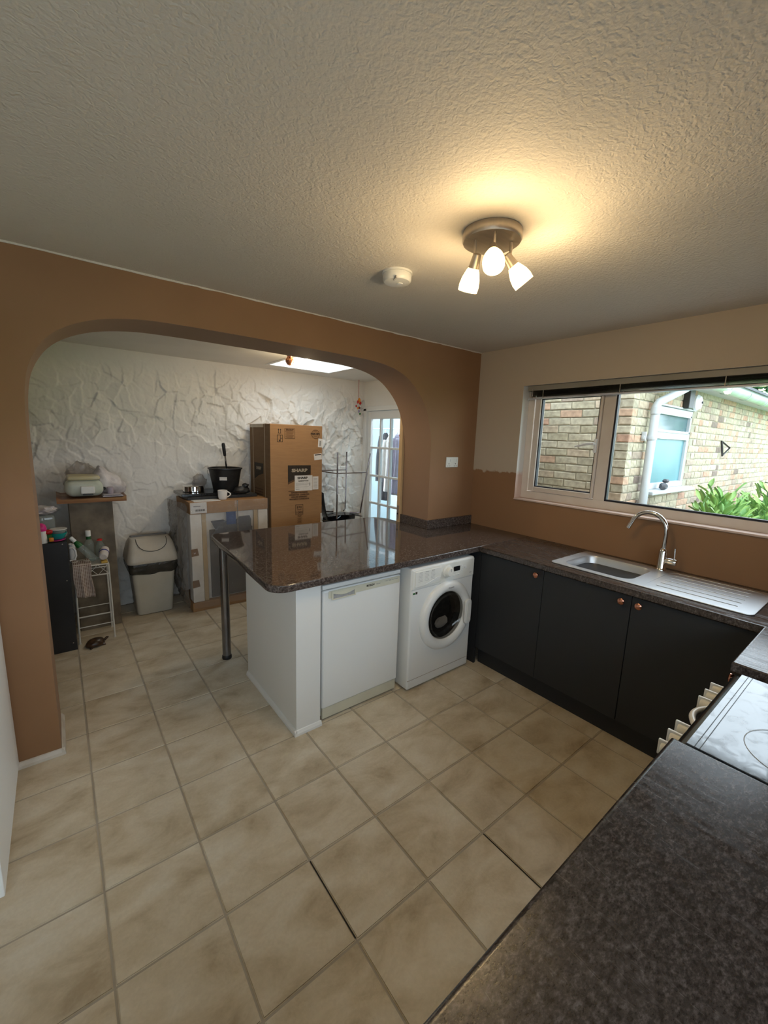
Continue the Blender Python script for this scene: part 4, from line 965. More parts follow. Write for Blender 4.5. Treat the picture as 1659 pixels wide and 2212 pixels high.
# ================================================================== WASHING MACHINE
wm = thing('washing_machine', (-.97, -.35, 0), 'white front-loading washing machine with a dark round glass door', 'washing machine')
x0, x1, yf = -1.271, -.672, -.6285
cab = B(); box(cab, x0, x1, yf, -.06, .010, .847, .012, 3)
cut = B(); lathe(cut, [(.200, -.02), (.200, .11)], (-.944, yf, .468), axis=(0, 1, 0), n=48)
put('body', bake_bool('body', cab, [cut]), 'white_gloss', wm, smooth=3)
put('front_seam', bxm(x0+.002, x1-.002, yf-.0006, yf+.002, .0745, .0765), 'carton_side', wm); put('front_seam', bxm(x0+.002, x1-.002, yf-.0006, yf+.002, .7045, .706), 'ink_grey', wm)
put('control_panel', bxm(x0+.006, x1-.006, yf-.004, yf+.002, .711, .836, bev=.003), 'white_plastic', wm)
dr = put('detergent_drawer', bxm(-1.245, -1.012, yf-.0085, yf-.003, .722, .826, bev=.003), 'white_plastic', wm)
bm = B(); prism(bm, [(-1.150, .733), (-1.025, .745), (-1.018, .760), (-1.050, .763), (-1.085, .752)], yf-.011, yf-.008, 'y'); put('drawer_pull', bm, 'white_gloss', dr)
put('pull_recess', bxm(-1.055, -1.018, yf-.0092, yf-.0084, .748, .760), 'ink_grey', dr)
for a, c in ((-1.20, 'Cotton'), (-1.145, 'Delicate'), (-1.09, 'Special')):
    put('lettering', text_mesh(c, .009, (a, yf-.0087, .816), 'y', 0), 'ink_grey', dr)
    bm = B()
    for k in range(6): box(bm, a-.020, a+.012+.003*(k % 3), yf-.0090, yf-.0084, .804-k*.0095, .8055-k*.0095)
    put('print_lines', bm, 'ink_grey', dr)
bm = B(); lathe(bm, [(.044, 0), (.044, .006), (.040, .010), (.034, .012), (.031, .032), (.027, .036), (.001, .037)], (-.953, yf-.0035, .783), axis=(0, -1, 0), n=32); kb = put('programme_dial', bm, 'white_plastic', wm, smooth=True)
put('pointer', bxm(-.9545, -.9515, yf-.0415, yf-.040, .786, .808), 'ink_grey', kb)
put('display', bxm(-.891, -.826, yf-.0065, yf-.0035, .770, .803, bev=.002), 'display', wm)
for k in range(3): put('button', bxm(-.893+k*.024, -.877+k*.024, yf-.0075, yf-.0035, .737, .747, bev=.0015), 'white_gloss', wm)
for z in (.797, .782, .767): put('button', bxm(-.812, -.798, yf-.0075, yf-.0035, z-.004, z+.005, bev=.0015), 'white_gloss', wm)
bm = B(); lathe(bm, [(.010, 0), (.010, .004), (.001, .005)], (-.772, yf-.0035, .784), axis=(0, -1, 0), n=18); put('button', bm, 'white_gloss', wm)
put('lettering', text_mesh('A+', .016, (-.712, yf-.0043, .735), 'y', .0004), 'ink_grey', wm)
put('energy_sticker', bxm(-1.258, -1.215, yf-.0012, yf+.001, .672, .694), 'label', wm); put('energy_mark', bxm(-1.234, -1.218, yf-.002, yf-.001, .675, .691), 'ink', wm)
put('energy_mark', bxm(-1.255, -1.238, yf-.002, yf-.001, .676, .688), 'green_label', wm, label='green mark')
c = (-.944, yf, .468)
dr = B(); lathe(dr, [(.168, -.012), (.170, .010), (.178, .022), (.196, .031), (.216, .032), (.236, .022), (.245, .008), (.245, -.001), (.232, -.001), (.168, -.012)], c, axis=(0, -1, 0), n=56, cap=False)
wd = put('door', dr, 'white_gloss', wm, smooth=True)
bm = B(); lathe(bm, [(.1695, .010), (.165, .003), (.14, -.02), (.10, -.035), (.05, -.045), (.001, -.047)], c, axis=(0, -1, 0), n=48, cap=False); put('door_glass', bm, 'drumglass', wd, smooth=True)
bm = B(); lathe(bm, [(.1995, .0), (.180, -.03), (.15, -.045), (.15, -.10), (.001, -.105)], c, axis=(0, -1, 0), n=48, cap=False); put('drum', bm, 'drum', wm, smooth=True)
bm = B(); blob(bm, (-.90, yf+.075, .37), (.055, .02, .04), .3, 6, 2, 4, zmin=.33); put('laundry', bm, 'towel', wm, smooth=True, label='pale cloth in the drum')
bm = B(); prism(bm, rrect(c[0]+.158, c[0]+.222, c[2]-.10, c[2]+.085, .028), yf-.046, yf-.026, 'y', .006, 3); hd = put('door_handle', bm, 'white_gloss', wd, smooth=True)
bm = B(); prism(bm, rrect(c[0]+.174, c[0]+.206, c[2]-.075, c[2]+.06, .015), yf-.048, yf-.0455, 'y', .001, 1); put('handle_recess', bm, 'white_plastic', wd, smooth=True)
put('lettering', text_mesh('Hotpoint', .014, (-.935, yf-.0345, c[2]+.205), 'y', .0004), 'ink_grey', wd)
for (a, b) in ((x0+.05, -.58), (x1-.05, -.58), (x0+.05, -.12), (x1-.05, -.12)):
    bm = B(); lathe(bm, [(.018, 0), (.018, .011)], (a, b, 0), n=14); put('foot', bm, 'black', wm)

# ================================================================== COOKER
ck = thing('cooker', (-1.45, -2.5, 0), 'free-standing cooker with smeared black glass hob and white knobs', 'cooker')
cx0, cx1, cf = -1.752, -1.188, -2.200
put('body', bxm(cx0+.004, cx1-.004, YB+.02, cf-.006, .06, .880, bev=.004), 'black_board', ck)
bm = B(); prism(bm, [(cf-.035, .892), (cf-.008, .890), (cf+.004, .880), (cf+.008, .868), (cf+.002, .86), (YB+.02, .86), (YB+.02, .892)], cx0+.002, cx1-.002, 'x'); put('hob_surround', bm, 'display', ck, smooth=True)
put('hob', bxm(cx0+.006, cx1-.006, YB+.03, cf-.018, .8925, .9015, bev=.002), 'hob', ck)
for a in (.0, .011): put('trim_line', bxm(cx0+.008, cx1-.008, cf-.036-a-.0018, cf-.036-a, .9012, .9022), 'black', ck)
for (a, b, r) in ((-1.58, -2.42, .115), (-1.31, -2.42, .085), (-1.58, -2.68, .085), (-1.31, -2.68, .115)):
    bm = B(); tube(bm, [(a+r*math.cos(t*math.pi/24), b+r*math.sin(t*math.pi/24), .9016) for t in range(48)], .0012, 6, closed=True); put('cooking_zone', bm, 'ink_grey', ck)
put('control_panel', bxm(cx0+.004, cx1-.004, cf-.005, cf+.006, .775, .862, bev=.003), 'black_board', ck)
for x in (-1.235, -1.300, -1.365, -1.572, -1.637, -1.705):
    bm = B(); lathe(bm, [(.024, 0), (.024, .006), (.019, .010), (.018, .032), (.015, .036), (.001, .037)], (x, cf+.006, .828), axis=(0, 1, 0), n=24)
    k_ = put('knob', bm, 'white_plastic', ck, smooth=True)
    put('knob_grip', bxm(x-.004, x+.004, cf+.012, cf+.050, .806, .852, bev=.002), 'white_gloss', k_)
put('oven_door', bxm(cx0+.006, cx1-.006, cf-.004, cf+.004, .10, .765, bev=.003), 'display', ck)
pts = [(-1.54+.15*k/12, cf+.004+.030*math.sin(math.pi*k/12)**.8, .838) for k in range(13)]
bm = B(); tube(bm, pts, .009, 10); put('grill_handle', bm, 'white_gloss', ck, smooth=True)
for a in (cx0+.06, cx1-.06):
    for b in (cf-.06, YB+.1):
        bm = B(); lathe(bm, [(.02, 0), (.02, .062)], (a, b, 0), n=12); put('foot', bm, 'black', ck)

# ================================================================== SOCKET
so = thing('socket', (-.295, 0, 1.47), 'white double wall socket on the brown pier right of the arch', 'socket')
bm = B(); box(bm, -.367, -.222, -.010, -.0002, 1.427, 1.513, .003); put('faceplate', bm, 'white_plastic', so)
for xc in (-.335, -.255):
    bm = B()
    box(bm, xc-.004, xc+.004, -.0106, -.0098, 1.452, 1.461); box(bm, xc-.016, xc-.007, -.0106, -.0098, 1.436, 1.441); box(bm, xc+.007, xc+.016, -.0106, -.0098, 1.436, 1.441); put('pin_holes', bm, 'black', so)
    put('rocker', bxm(xc+.012, xc+.024, -.0135, -.0095, 1.476, 1.497, bev=.0015), 'white_gloss', so)

# ================================================================== CEILING LIGHT
cl = thing('ceiling_spotlight', (-1.648, -1.385, H), 'round brushed nickel ceiling light with three lit frosted shades', 'light')
C0 = Vector((-1.648, -1.385, H))
bm = B(); lathe(bm, [(.104, 0), (.107, -.004), (.107, -.030), (.103, -.036), (.098, -.034), (.05, -.026), (.001, -.022)], C0, n=56); put('ceiling_plate', bm, 'nickel', cl, smooth=True)
def spot(parent, rod, j, tip, light=True, dead=False):
    rod = Vector(rod); j = Vector(j); tip = Vector(tip)
    bm = B(); tube(bm, [rod, Vector((rod.x, rod.y, j.z-.005))], .0055, 10); arm = put('arm', bm, 'nickel', parent, smooth=True)
    d = (tip-j).normalized()
    bm = B(); lathe(bm, [(.010, -.012), (.015, -.008), (.019, .028), (.021, .036), (.012, .037)], j, axis=d, n=24); put('lamp_holder', bm, 'nickel', arm, smooth=True)
    L = (tip-j).length
    bm = B(); lathe(bm, [(.018, .033), (.024, .045), (.033, L*.62), (.037, L*.82), (.036, L), (.033, L), (.033, L*.80), (.029, L*.62), (.018, .045)], j, axis=d, n=28, cap=False)
    put('shade', bm, 'shade', arm, smooth=True)
    bm = B(); lathe(bm, [(.006, .040), (.016, .055), (.019, .070), (.016, .085), (.001, .094)], j, axis=d, n=20, cap=False); put('bulb', bm, 'bulb', arm, smooth=True)
    l = bpy.data.lights.new('bulb_light', 'POINT'); l.energy = LAMP_W; l.color = (1, .73, .40); l.shadow_soft_size = .028
    o = bpy.data.objects.new('bulb_light', l); COL.objects.link(o); o.parent = arm; o.location = j+d*(L+.035)-ORG[arm]
spot(cl, (-1.700, -1.352, 2.375), (-1.706, -1.368, 2.312), (-1.688, -1.318, 2.212))
spot(cl, (-1.700, -1.440, 2.375), (-1.716, -1.448, 2.316), (-1.772, -1.502, 2.232))
spot(cl, (-1.592, -1.430, 2.375), (-1.622, -1.442, 2.312), (-1.560, -1.478, 2.230))

# smoke alarm
sa = thing('smoke_alarm', (-1.66, -.855, H), 'round white smoke alarm on the stippled ceiling near the arch', 'smoke alarm')
S0 = (-1.660, -.855, H)
bm = B(); lathe(bm, [(.070, 0), (.070, -.008)], S0, n=44); put('base', bm, 'white_plastic', sa, smooth=True)
bm = B(); lathe(bm, [(.064, -.0085), (.066, -.014), (.066, -.034), (.060, -.042), (.040, -.046), (.001, -.047)], S0, n=44); cv = put('cover', bm, 'white_plastic', sa, smooth=True)
bm = B()
for k in range(4): box(bm, S0[0]-.052+.004*k, S0[0]-.046+.004*k, S0[1]-.050+.010*k-.006, S0[1]-.050+.010*k-.001, H-.0470, H-.036)
put('vent_slots', bm, 'ink_grey', cv)
bm = B(); lathe(bm, [(.014, -.0465), (.014, -.050), (.001, -.0505)], (S0[0]+.01, S0[1]-.01, H), n=16); put('test_button', bm, 'white_gloss', cv)

# dining ceiling light: bar with two heads, one lit
dc = thing('ceiling_light', (-1.31, .87, HB), 'dining room ceiling lamp by the skylight with one lit bulb and one dark', 'light')
bm = B(); box(bm, -1.42, -1.16, .825, .875, HB-.022, HB, .004); put('bar', bm, 'copper', dc)
for k, (x, y, z, mt) in enumerate(((-1.365, .905, HB-.085, 'bulb_dead'), (-1.235, .850, HB-.090, 'bulb'))):
    bm = B(); tube(bm, [(x, .85, HB-.02), (x, y, z+.045)], .006, 8); lathe(bm, [(.015, .02), (.024, .05)], (x, y, z)); put('lamp_holder', bm, 'copper', dc, smooth=True)
    bm = B(); lathe(bm, [(.001, -.036), (.020, -.030), (.033, -.008), (.035, .008), (.025, .027), (.013, .038)], (x, y, z)); put('bulb', bm, mt, dc, smooth=True)
l = bpy.data.lights.new('dining_bulb_light', 'POINT'); l.energy = 6; l.color = (1, .78, .48); l.shadow_soft_size = .04
o = bpy.data.objects.new('dining_bulb_light', l); COL.objects.link(o); o.parent = dc; o.location = Vector((-1.235, .85, HB-.165))-ORG[dc]

# ================================================================== TALL CARTON
tb = thing('refrigerator_carton', (-1.05, 1.7, 0), 'tall brown cardboard refrigerator box printed SHARP by the textured wall', 'box')
X0, X1, Y0, Y1, ZT = -1.330, -.755, 1.42, 1.955, 1.757
me = bxm(X0, X1, Y0, Y1, .01, ZT, bev=.004)
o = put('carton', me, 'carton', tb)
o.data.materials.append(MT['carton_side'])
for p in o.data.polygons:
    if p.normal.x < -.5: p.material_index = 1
put('base_tray', bxm(X0-.006, X1+.006, Y0-.006, Y1+.006, 0, .07), 'carton_dark', tb)
yf = Y0-.0015
put('black_panel', (lambda b: prism(b, [(-1.146, 1.354), (-.889, 1.352), (-.889, 1.262), (-1.02, 1.232), (-1.146, 1.180)], yf, Y0+.001, 'y'))(B()), 'ink', tb, label='black printed panel')
put('tan_wedge', (lambda b: prism(b, [(-.889, 1.262), (-.889, 1.235), (-1.02, 1.215), (-1.146, 1.160), (-1.146, 1.180), (-1.02, 1.232)], yf, Y0+.001, 'y'))(B()), 'ink_brown', tb)
put('lettering', text_mesh('SHARP', .046, (-1.018, yf-.001, 1.299), 'y', .0022, 1.28), 'ink_tan', tb, label='tan SHARP lettering')
lb = put('label_sheet', bxm(-1.073, -.872, yf-.002, yf-.0005, 1.089, 1.248), 'label', tb)
put('lettering', text_mesh('SHARP', .031, (-.985, yf-.0024, 1.222), 'y', .0014, 1.25), 'ink', lb)
put('lettering', text_mesh('SJ-BB05DTXWF', .017, (-.975, yf-.0024, 1.191), 'y', .0006), 'ink', lb)
bm = B()
for k, z in enumerate((1.168, 1.158, 1.148, 1.128)): box(bm, -1.062, -.93+.02*(k % 2), yf-.0026, yf-.002, z, z+.0025)
box(bm, -1.060, -1.02, yf-.0026, yf-.002, 1.104, 1.109); box(bm, -.908, -.896, yf-.0026, yf-.002, 1.14, 1.172); put('print_lines', bm, 'ink_grey', lb)
l2 = put('label_sheet', bxm(-.868, -.800, yf-.002, yf-.0005, 1.096, 1.234), 'label', tb)
bm = B()
for k in range(9): box(bm, -.858, -.812, yf-.0026, yf-.002, 1.110+k*.0125, 1.1135+k*.0125)
put('print_lines', bm, 'ink_grey', l2)
for k, s_ in enumerate(('REFRIGERATOR-FREEZER', 'REFRIGERATEUR - CONGELATEUR', 'KUHL-UND GEFRIERGERAT', 'FRIGORIFICO CONGELADOR')):
    put('lettering', text_mesh(s_, .0185, (-1.020, yf-.0005, 1.072-k*.0225), 'y', .0012, .92 if k in (0, 3) else .80), 'ink_brown', tb)
put('print_bar', bxm(-1.142, -.895, yf-.0005, yf+.001, 1.088, 1.093), 'ink_brown', tb)
def rect_outline(x0, x1, z0, z1, w=.004):
    bm = B(); box(bm, x0, x1, yf-.0005, yf+.001, z0, z0+w); box(bm, x0, x1, yf-.0005, yf+.001, z1-w, z1); box(bm, x0, x0+w, yf-.0005, yf+.001, z0+w, z1-w); box(bm, x1-w, x1, yf-.0005, yf+.001, z0+w, z1-w); return bm
put('print_frame', rect_outline(-1.065, -.978, .838, .948, .005), 'ink_brown', tb)
put('lettering', text_mesh('1000', .036, (-1.021, yf-.0005, .861), 'y', .0012, 1.0), 'ink_brown', tb)
bm = rect_outline(-1.045, -.998, .888, .895, .003)
for k in range(3): box(bm, -1.048+k*.02, -1.036+k*.02, yf-.0005, yf+.001, .905+.006*(k == 1), .930, .001)
put('pictogram', bm, 'ink_brown', tb)
put('lettering', text_mesh('Proof', .018, (-1.021, yf-.0005, .825), 'y', .0008), 'ink_brown', tb)
bm = B()
for k in range(5): box(bm, -1.045+.006*(k % 2), -.995-.004*(k % 2), yf-.0005, yf+.001, .800-k*.012, .803-k*.012)
put('print_lines', bm, 'ink_brown', tb)
put('print_frame', rect_outline(-1.179, -1.068, 1.619, 1.718, .003), 'ink_brown', tb)
put('lettering', text_mesh('FRONT', .024, (-1.123, yf-.0005, 1.703), 'y', .001, 1.05), 'ink_brown', tb)
bm = B()
for k in range(6): box(bm, -1.170+.01*(k % 2), -1.078-.008*(k % 3), yf-.0005, yf+.001, 1.685-k*.0115, 1.688-k*.0115)
put('print_lines', bm, 'ink_brown', tb)
bm = B()
for x in (-1.243, -1.222): box(bm, x-.002, x+.002, yf-.0005, yf+.001, 1.672, 1.70); prism(bm, [(x-.007, 1.700), (x+.007, 1.700), (x, 1.714)], yf-.0005, yf+.001, 'y')
box(bm, -1.250, -1.215, yf-.0005, yf+.001, 1.668, 1.672); put('upward_arrows', bm, 'ink', tb)
bm = rect_outline(-1.257, -1.200, 1.583, 1.654, .004); box(bm, -1.238, -1.222, yf-.0005, yf+.001, 1.592, 1.606); box(bm, -1.226, -1.222, yf-.0005, yf+.001, 1.606, 1.650); box(bm, -1.222, -1.205, yf-.0005, yf+.001, 1.618, 1.622); put('pictogram', bm, 'ink', tb)
bm = B(); tube(bm, [(-.835+.045*math.cos(k*math.pi/12), yf, 1.672+.045*math.sin(k*math.pi/12)) for k in range(24)], .0018, 5, closed=True)
for k in (-2, 2, 3): box(bm, -.835-.03+.004*abs(k), -.835+.03-.004*abs(k), yf-.0005, yf+.001, 1.672+k*.011, 1.675+k*.011)
put('roundel', bm, 'ink_brown', tb); put('lettering', text_mesh('NON CFC', .026, (-.838, yf-.001, 1.674), 'y', .0012, .9), 'ink', tb)
def tilted(x0, x1, z0, z1, ang):
    bm = B(); box(bm, x0, x1, yf-.002, yf-.0005, z0, z1); c_ = ((x0+x1)/2, yf, (z0+z1)/2); bmesh.ops.rotate(bm, verts=bm.verts[:], cent=c_, matrix=Matrix.Rotation(math.radians(ang), 3, 'Y')); return bm
s1 = put('paper_sticker', tilted(-.805, -.757, 1.538, 1.628, 4), 'label', tb); put('print_lines', tilted(-.790, -.772, 1.552, 1.606, 4), 'ink_grey', s1)
s1.children[0].data.transform(Matrix.Translation((0, -.0012, 0)))
s2 = put('paper_sticker', tilted(-.852, -.762, 1.408, 1.472, -6), 'label', tb); q_ = put('print_lines', tilted(-.845, -.770, 1.456, 1.466, -6), 'ink', s2); q_.data.transform(Matrix.Translation((0, -.0012, 0)))
put('paper_sticker', bxm(-.772, -.7548, yf-.001, yf, .735, .835), 'label', tb)
xs = X0-.0015
put('black_panel', (lambda b: prism(b, [(1.835, 1.362), (1.600, 1.362), (1.600, 1.26), (1.72, 1.235), (1.835, 1.190)], xs, X0+.001, 'x'))(B()), 'ink', tb)
put('lettering', text_mesh('SHARP', .042, (xs-.001, 1.715, 1.308), 'x', .002, 1.0), 'ink_tan', tb)
for k in range(3): put('print_bar', bxm(xs-.0005, xs+.001, 1.61, 1.83, 1.09-k*.028, 1.10-k*.028), 'ink_brown', tb)
for yy in (1.555, 1.862): put('strap', bxm(X0-.002, X0-.0005, yy-.006, yy+.004, .05, ZT), 'tape', tb)
put('top_tape', bxm(X0-.002, X0-.0004, Y0+.16, Y1-.02, ZT-.035, ZT-.001), 'tape', tb); put('top_tape', bxm(X0+.005, X1-.005, 1.555-.006, 1.561, ZT, ZT+.001), 'tape', tb)

# ================================================================== WRAPPED OVEN
wo = thing('packaged_oven', (-1.72, 1.7, 0), 'film-wrapped oven with polystyrene corners in an open carton frame', 'box')
x0, x1, yf, yb, zt = -2.075, -1.350, 1.46, 1.965, 1.030
put('base_tray', bxm(x0-.012, x1+.006, yf-.012, yb, 0, .085, bev=.003), 'carton', wo)
put('top_cover', bxm(x0, x1, yf-.006, yb, .922, zt, bev=.003), 'carton', wo)
put('oven', bxm(x0+.14, x1-.10, yf+.04, yb-.03, .086, .92, bev=.004), 'foam', wo, label='white appliance body')
put('front_panel', bxm(-1.905, -1.50, yf+.018, yf+.039, .10, .760, bev=.004), 'grey_panel', wo)
put('corner_foam', bxm(x0, x0+.098, yf, yf+.13, .086, .921, bev=.006), 'foam', wo); put('corner_foam', bxm(x1-.098, x1, yf, yf+.13, .086, .921, bev=.006), 'foam', wo)
put('corner_foam', bxm(x0, x0+.10, yb-.12, yb, .086, .921, bev=.006), 'foam', wo); put('corner_foam', bxm(x1-.10, x1, yb-.12, yb, .086, .921, bev=.006), 'foam', wo)
put('batten', bxm(x0+.100, x0+.138, yf+.004, yf+.03, .086, .921, bev=.002), 'pine_strip', wo); put('batten', bxm(x1-.140, x1-.100, yf+.004, yf+.03, .086, .921, bev=.002), 'pine_strip', wo)
bm = B(); prism(bm, [(-1.895, .845), (-1.87, .79), (-1.855, .76), (-1.88, .72), (-1.885, .66), (-1.86, .64), (-1.52, .66), (-1.515, .83), (-1.53, .868), (-1.63, .866), (-1.665, .835), (-1.76, .832), (-1.78, .85)], yf+.006, yf+.0175, 'y', .002, 1); put('control_plate', bm, 'grey_blue', wo)
put('blue_tape', bxm(-1.755, -1.665, yf+.001, yf+.0055, .80, .925), 'blue', wo, label='blue tape')
for z in (.565, .265): 
    bm = B(); prism(bm, [(x0-.002, z-.035), (x0+.062, z-.028), (x0+.052, z+.038), (x0-.002, z+.035)], yf-.0025, yf-.0005, 'y'); put('brown_tape', bm, 'carton_dark', wo)
s_ = put('label_sheet', bxm(x0+.005, x0+.145, yf-.0085, yf-.0065, .930, 1.028), 'label', wo)
bm = B()
for k in range(14): box(bm, x0+.045+k*.0062, x0+.048+k*.0062+.001*(k % 3), yf-.0092, yf-.0084, .948, .966)
box(bm, x0+.03, x0+.09, yf-.0092, yf-.0084, .992, .996); put('barcode', bm, 'ink', s_)
put('vertical_cord', bxm(-1.656, -1.648, yf-.009, yf-.0065, .60, 1.03), 'film_side', wo)
# film: slightly wrinkled sheets
def film(pts4, nu, nv, nrm, amp, seed):
    bm = B(); A_, B_, C_, D_ = [Vector(p) for p in pts4]; n = Vector(nrm); g = []
    for j in range(nv+1):
        row = []
        for i in range(nu+1):
            u, v = i/nu, j/nv; p = A_.lerp(B_, u).lerp(D_.lerp(C_, u), v)
            w_ = noise.noise(Vector((u*6+seed, v*9-u*5, seed)))+.5*noise.noise(Vector((u*18, v*20-u*9, seed+2)))
            row.append(bm.verts.new(p+n*(amp*(w_+.9))))
        g.append(row)
    for j in range(nv):
        for i in range(nu): bm.faces.new((g[j][i], g[j][i+1], g[j+1][i+1], g[j+1][i]))
    return bm
put('shrink_film', film([(x0, yf-.012, .03), (x1, yf-.012, .03), (x1, yf-.012, zt), (x0, yf-.012, zt)], 34, 44, (0, -1, 0), .010, 1), 'film', wo, smooth=2)
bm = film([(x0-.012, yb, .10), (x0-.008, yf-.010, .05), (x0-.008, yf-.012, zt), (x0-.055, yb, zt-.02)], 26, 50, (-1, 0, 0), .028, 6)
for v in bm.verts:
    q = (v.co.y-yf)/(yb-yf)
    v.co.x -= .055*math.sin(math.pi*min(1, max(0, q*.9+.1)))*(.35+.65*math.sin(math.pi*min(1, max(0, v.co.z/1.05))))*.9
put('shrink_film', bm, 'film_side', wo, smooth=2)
# slabs on top
bm = B(); box(bm, -2.10, -1.60, 1.62, 1.96, 1.060, 1.086, .003); t1 = put('glass_slab', bm, 'display', org=(-1.85, 1.8, 1.06), label='upper dark glass slab overhanging the left side of the wrapped oven', cat='slab')
bm = B(); box(bm, -2.055, -1.40, 1.598, 1.95, 1.0306, 1.0595, .003); put('black_tray', bm, 'black', org=(-1.7, 1.75, 1.04), label='flat black tray directly on top of the wrapped oven, under the bucket', cat='tray')
bm = B(); box(bm, -2.03, -1.80, 1.468, 1.59, 1.0306, 1.0334); put('paper_sheet', bm, 'label', org=(-1.9, 1.53, 1.031), label='white paper sheet on the front edge of the wrapped oven', cat='paper')
# steel lid
bm = B(); lathe(bm, [(.092, 0), (.096, .004), (.096, .052), (.090, .058), (.001, .060)], (-1.955, 1.80, 1.0865), n=40); put('steel_tin', bm, 'chrome', org=(-1.955, 1.8, 1.0865), smooth=True, label='shallow round shiny steel tin on the dark glass slab', cat='tin')
# mug
mg = thing('mug', (-1.757, 1.535, 1.06), 'white ceramic mug in front of the black bucket', 'mug')
bm = B(); lathe(bm, [(.033, 0), (.036, .003), (.041, .03), (.044, .088), (.041, .088), (.037, .03), (.030, .006), (.001, .005)], (-1.757, 1.545, 1.0308), n=32); put('cup', bm, 'mug', mg, smooth=True)
bm = B(); tube(bm, [(-1.757+.040+.030*math.sin(k*math.pi/10), 1.545-.012*math.sin(k*math.pi/10), 1.0300+.020+.055*(k/10)) for k in range(11)], .0055, 10); put('handle', bm, 'mug', mg, smooth=True)
# bucket
bk = thing('bucket', (-1.655, 1.76, 1.06), 'black plastic bucket with a small white label on the wrapped oven', 'bucket')
bc = (-1.655, 1.775, 1.0605)
bm = B(); lathe(bm, [(.110, 0), (.112, .004), (.150, .225), (.154, .240), (.163, .243), (.163, .252), (.150, .254), (.144, .225), (.106, .008), (.001, .006)], bc, n=44); put('tub', bm, 'black', bk, smooth=True)
bm = B(); tube(bm, [(bc[0]+.163*math.cos(a), bc[1]+.163*math.sin(a)*.9+.05*math.sin(a), bc[2]+.235-.095*math.sin(a)*1.0) for a in [math.pi*k/16 for k in range(17)]], .0022, 6); hh = put('handle', bm, 'chrome', bk)
dmm = Vector((-.42, -.9, 0)).normalized()
bm = B(); box(bm, -.034, .034, -.002, .001, -.016, .016)
R_ = Matrix.Rotation(math.atan2(dmm.y, dmm.x)+math.pi/2, 4, 'Z'); bmesh.ops.transform(bm, matrix=Matrix.Translation(Vector(bc)+dmm*.141+Vector((0, 0, .155))) @ R_ @ Matrix.Rotation(math.radians(9.5), 4, 'X'), verts=bm.verts[:]); put('label_sheet', bm, 'label', bk)
bm = B(); tube(bm, [(-1.615, 1.80, 1.13), (-1.663, 1.745, 1.440)], .0085, 10); rl = thing('roller_brush', (-1.64, 1.77, 1.12), 'chrome-shafted tool with black grip standing in the black bucket', 'tool')
put('shaft', bm, 'chrome', rl, smooth=True)
bm = B(); tube(bm, [(-1.662, 1.746, 1.432), (-1.667, 1.741, 1.46), (-1.679, 1.727, 1.540), (-1.681, 1.724, 1.556)], [.013, .016, .017, .012], 12); put('grip', bm, 'black', rl, smooth=True)
bm = B(); blob(bm, (-1.55, 1.63, 1.098), (.085, .045, .040), .12, 5, 3, 2, zmin=1.0605); blob(bm, (-1.505, 1.63, 1.145), (.035, .03, .020), .2, 5, 2, 8); put('black_pouch', bm, 'black', org=(-1.55, 1.63, 1.06), smooth=True, label='soft black pouch beside the mug at the foot of the bucket', cat='pouch')
bm = B(); vs_ = blob(bm, (-1.865, 1.925, 1.165), (.06, .035, .075), .2, 5, 3, 11, zmin=1.0872); put('plastic_bag', bm, 'clear_bag', org=(-1.86, 1.88, 1.087), smooth=True, label='grey crumpled plastic bag behind the bucket against the wall', cat='bag')

# ================================================================== STONE PIER + SHELF ITEMS
put('stone_pedestal', bxm(-2.930, -2.640, 1.555, 1.975, 0, 1.075, bev=.004), 'slate', org=(-2.785, 1.77, 0), label='tall dark stone-clad pedestal against the textured wall, left of the bin', cat='pedestal')
bm = B(); nx_, ny_ = 16, 4; top, bot = [], []
for j in range(ny_+1):
    tr, br = [], []
    for i in range(nx_+1):
        u = i/nx_; v = j/ny_; x = -3.00+.455*u; y = 1.495+.45*v
        edge = .018*(1 if i in (0, nx_) else 0)
        wob = .010*noise.noise(Vector((x*9, y*7, 0)))
        z = 1.108+edge*.5; tr.append(bm.verts.new((x, y+wob, z+.006*(i in (0, nx_))))); br.append(bm.verts.new((x, y+wob+.004, 1.0765)))
    top.append(tr); bot.append(br)
for j in range(ny_):
    for i in range(nx_): bm.faces.new((top[j][i], top[j][i+1], top[j+1][i+1], top[j+1][i])); bm.faces.new((bot[j][i], bot[j+1][i], bot[j+1][i+1], bot[j][i+1]))
for i in range(nx_): bm.faces.new((bot[0][i], bot[0][i+1], top[0][i+1], top[0][i])); bm.faces.new((top[ny_][i], top[ny_][i+1], bot[ny_][i+1], bot[ny_][i]))
for j in range(ny_): bm.faces.new((bot[j+1][0], bot[j][0], top[j][0], top[j+1][0])); bm.faces.new((bot[j][nx_], bot[j+1][nx_], top[j+1][nx_], top[j][nx_]))
put('wooden_slab', bm, 'shelf_wood', org=(-2.78, 1.7, 1.077), label='live-edge reddish wooden slab lying on top of the stone pedestal', cat='shelf')
ap = thing('deep_fryer', (-2.81, 1.62, 1.11), 'pale green rounded deep fryer with yellowed lid on the wooden slab', 'appliance')
bm = B(); vs_ = box(bm, -2.945, -2.690, 1.53, 1.76, 1.118, 1.250, .052, 6)
for v in bm.verts:
    q = (v.co.z-1.118)/.13; sc = 1-.05*abs(q-.45)*2; v.co.x = -2.8175+(v.co.x+2.8175)*sc
put('housing', bm, 'mint', ap, smooth=True)
bm = B(); box(bm, -2.925, -2.71, 1.535, 1.75, 1.2485, 1.282, .016, 4); put('lid', bm, 'yellowed', ap, smooth=True)
put('front_panel', bxm(-2.845, -2.752, 1.506, 1.534, 1.145, 1.205, bev=.008), 'white_plastic', ap); put('vent_slot', bxm(-2.832, -2.765, 1.508, 1.53, 1.134, 1.141), 'black', ap)
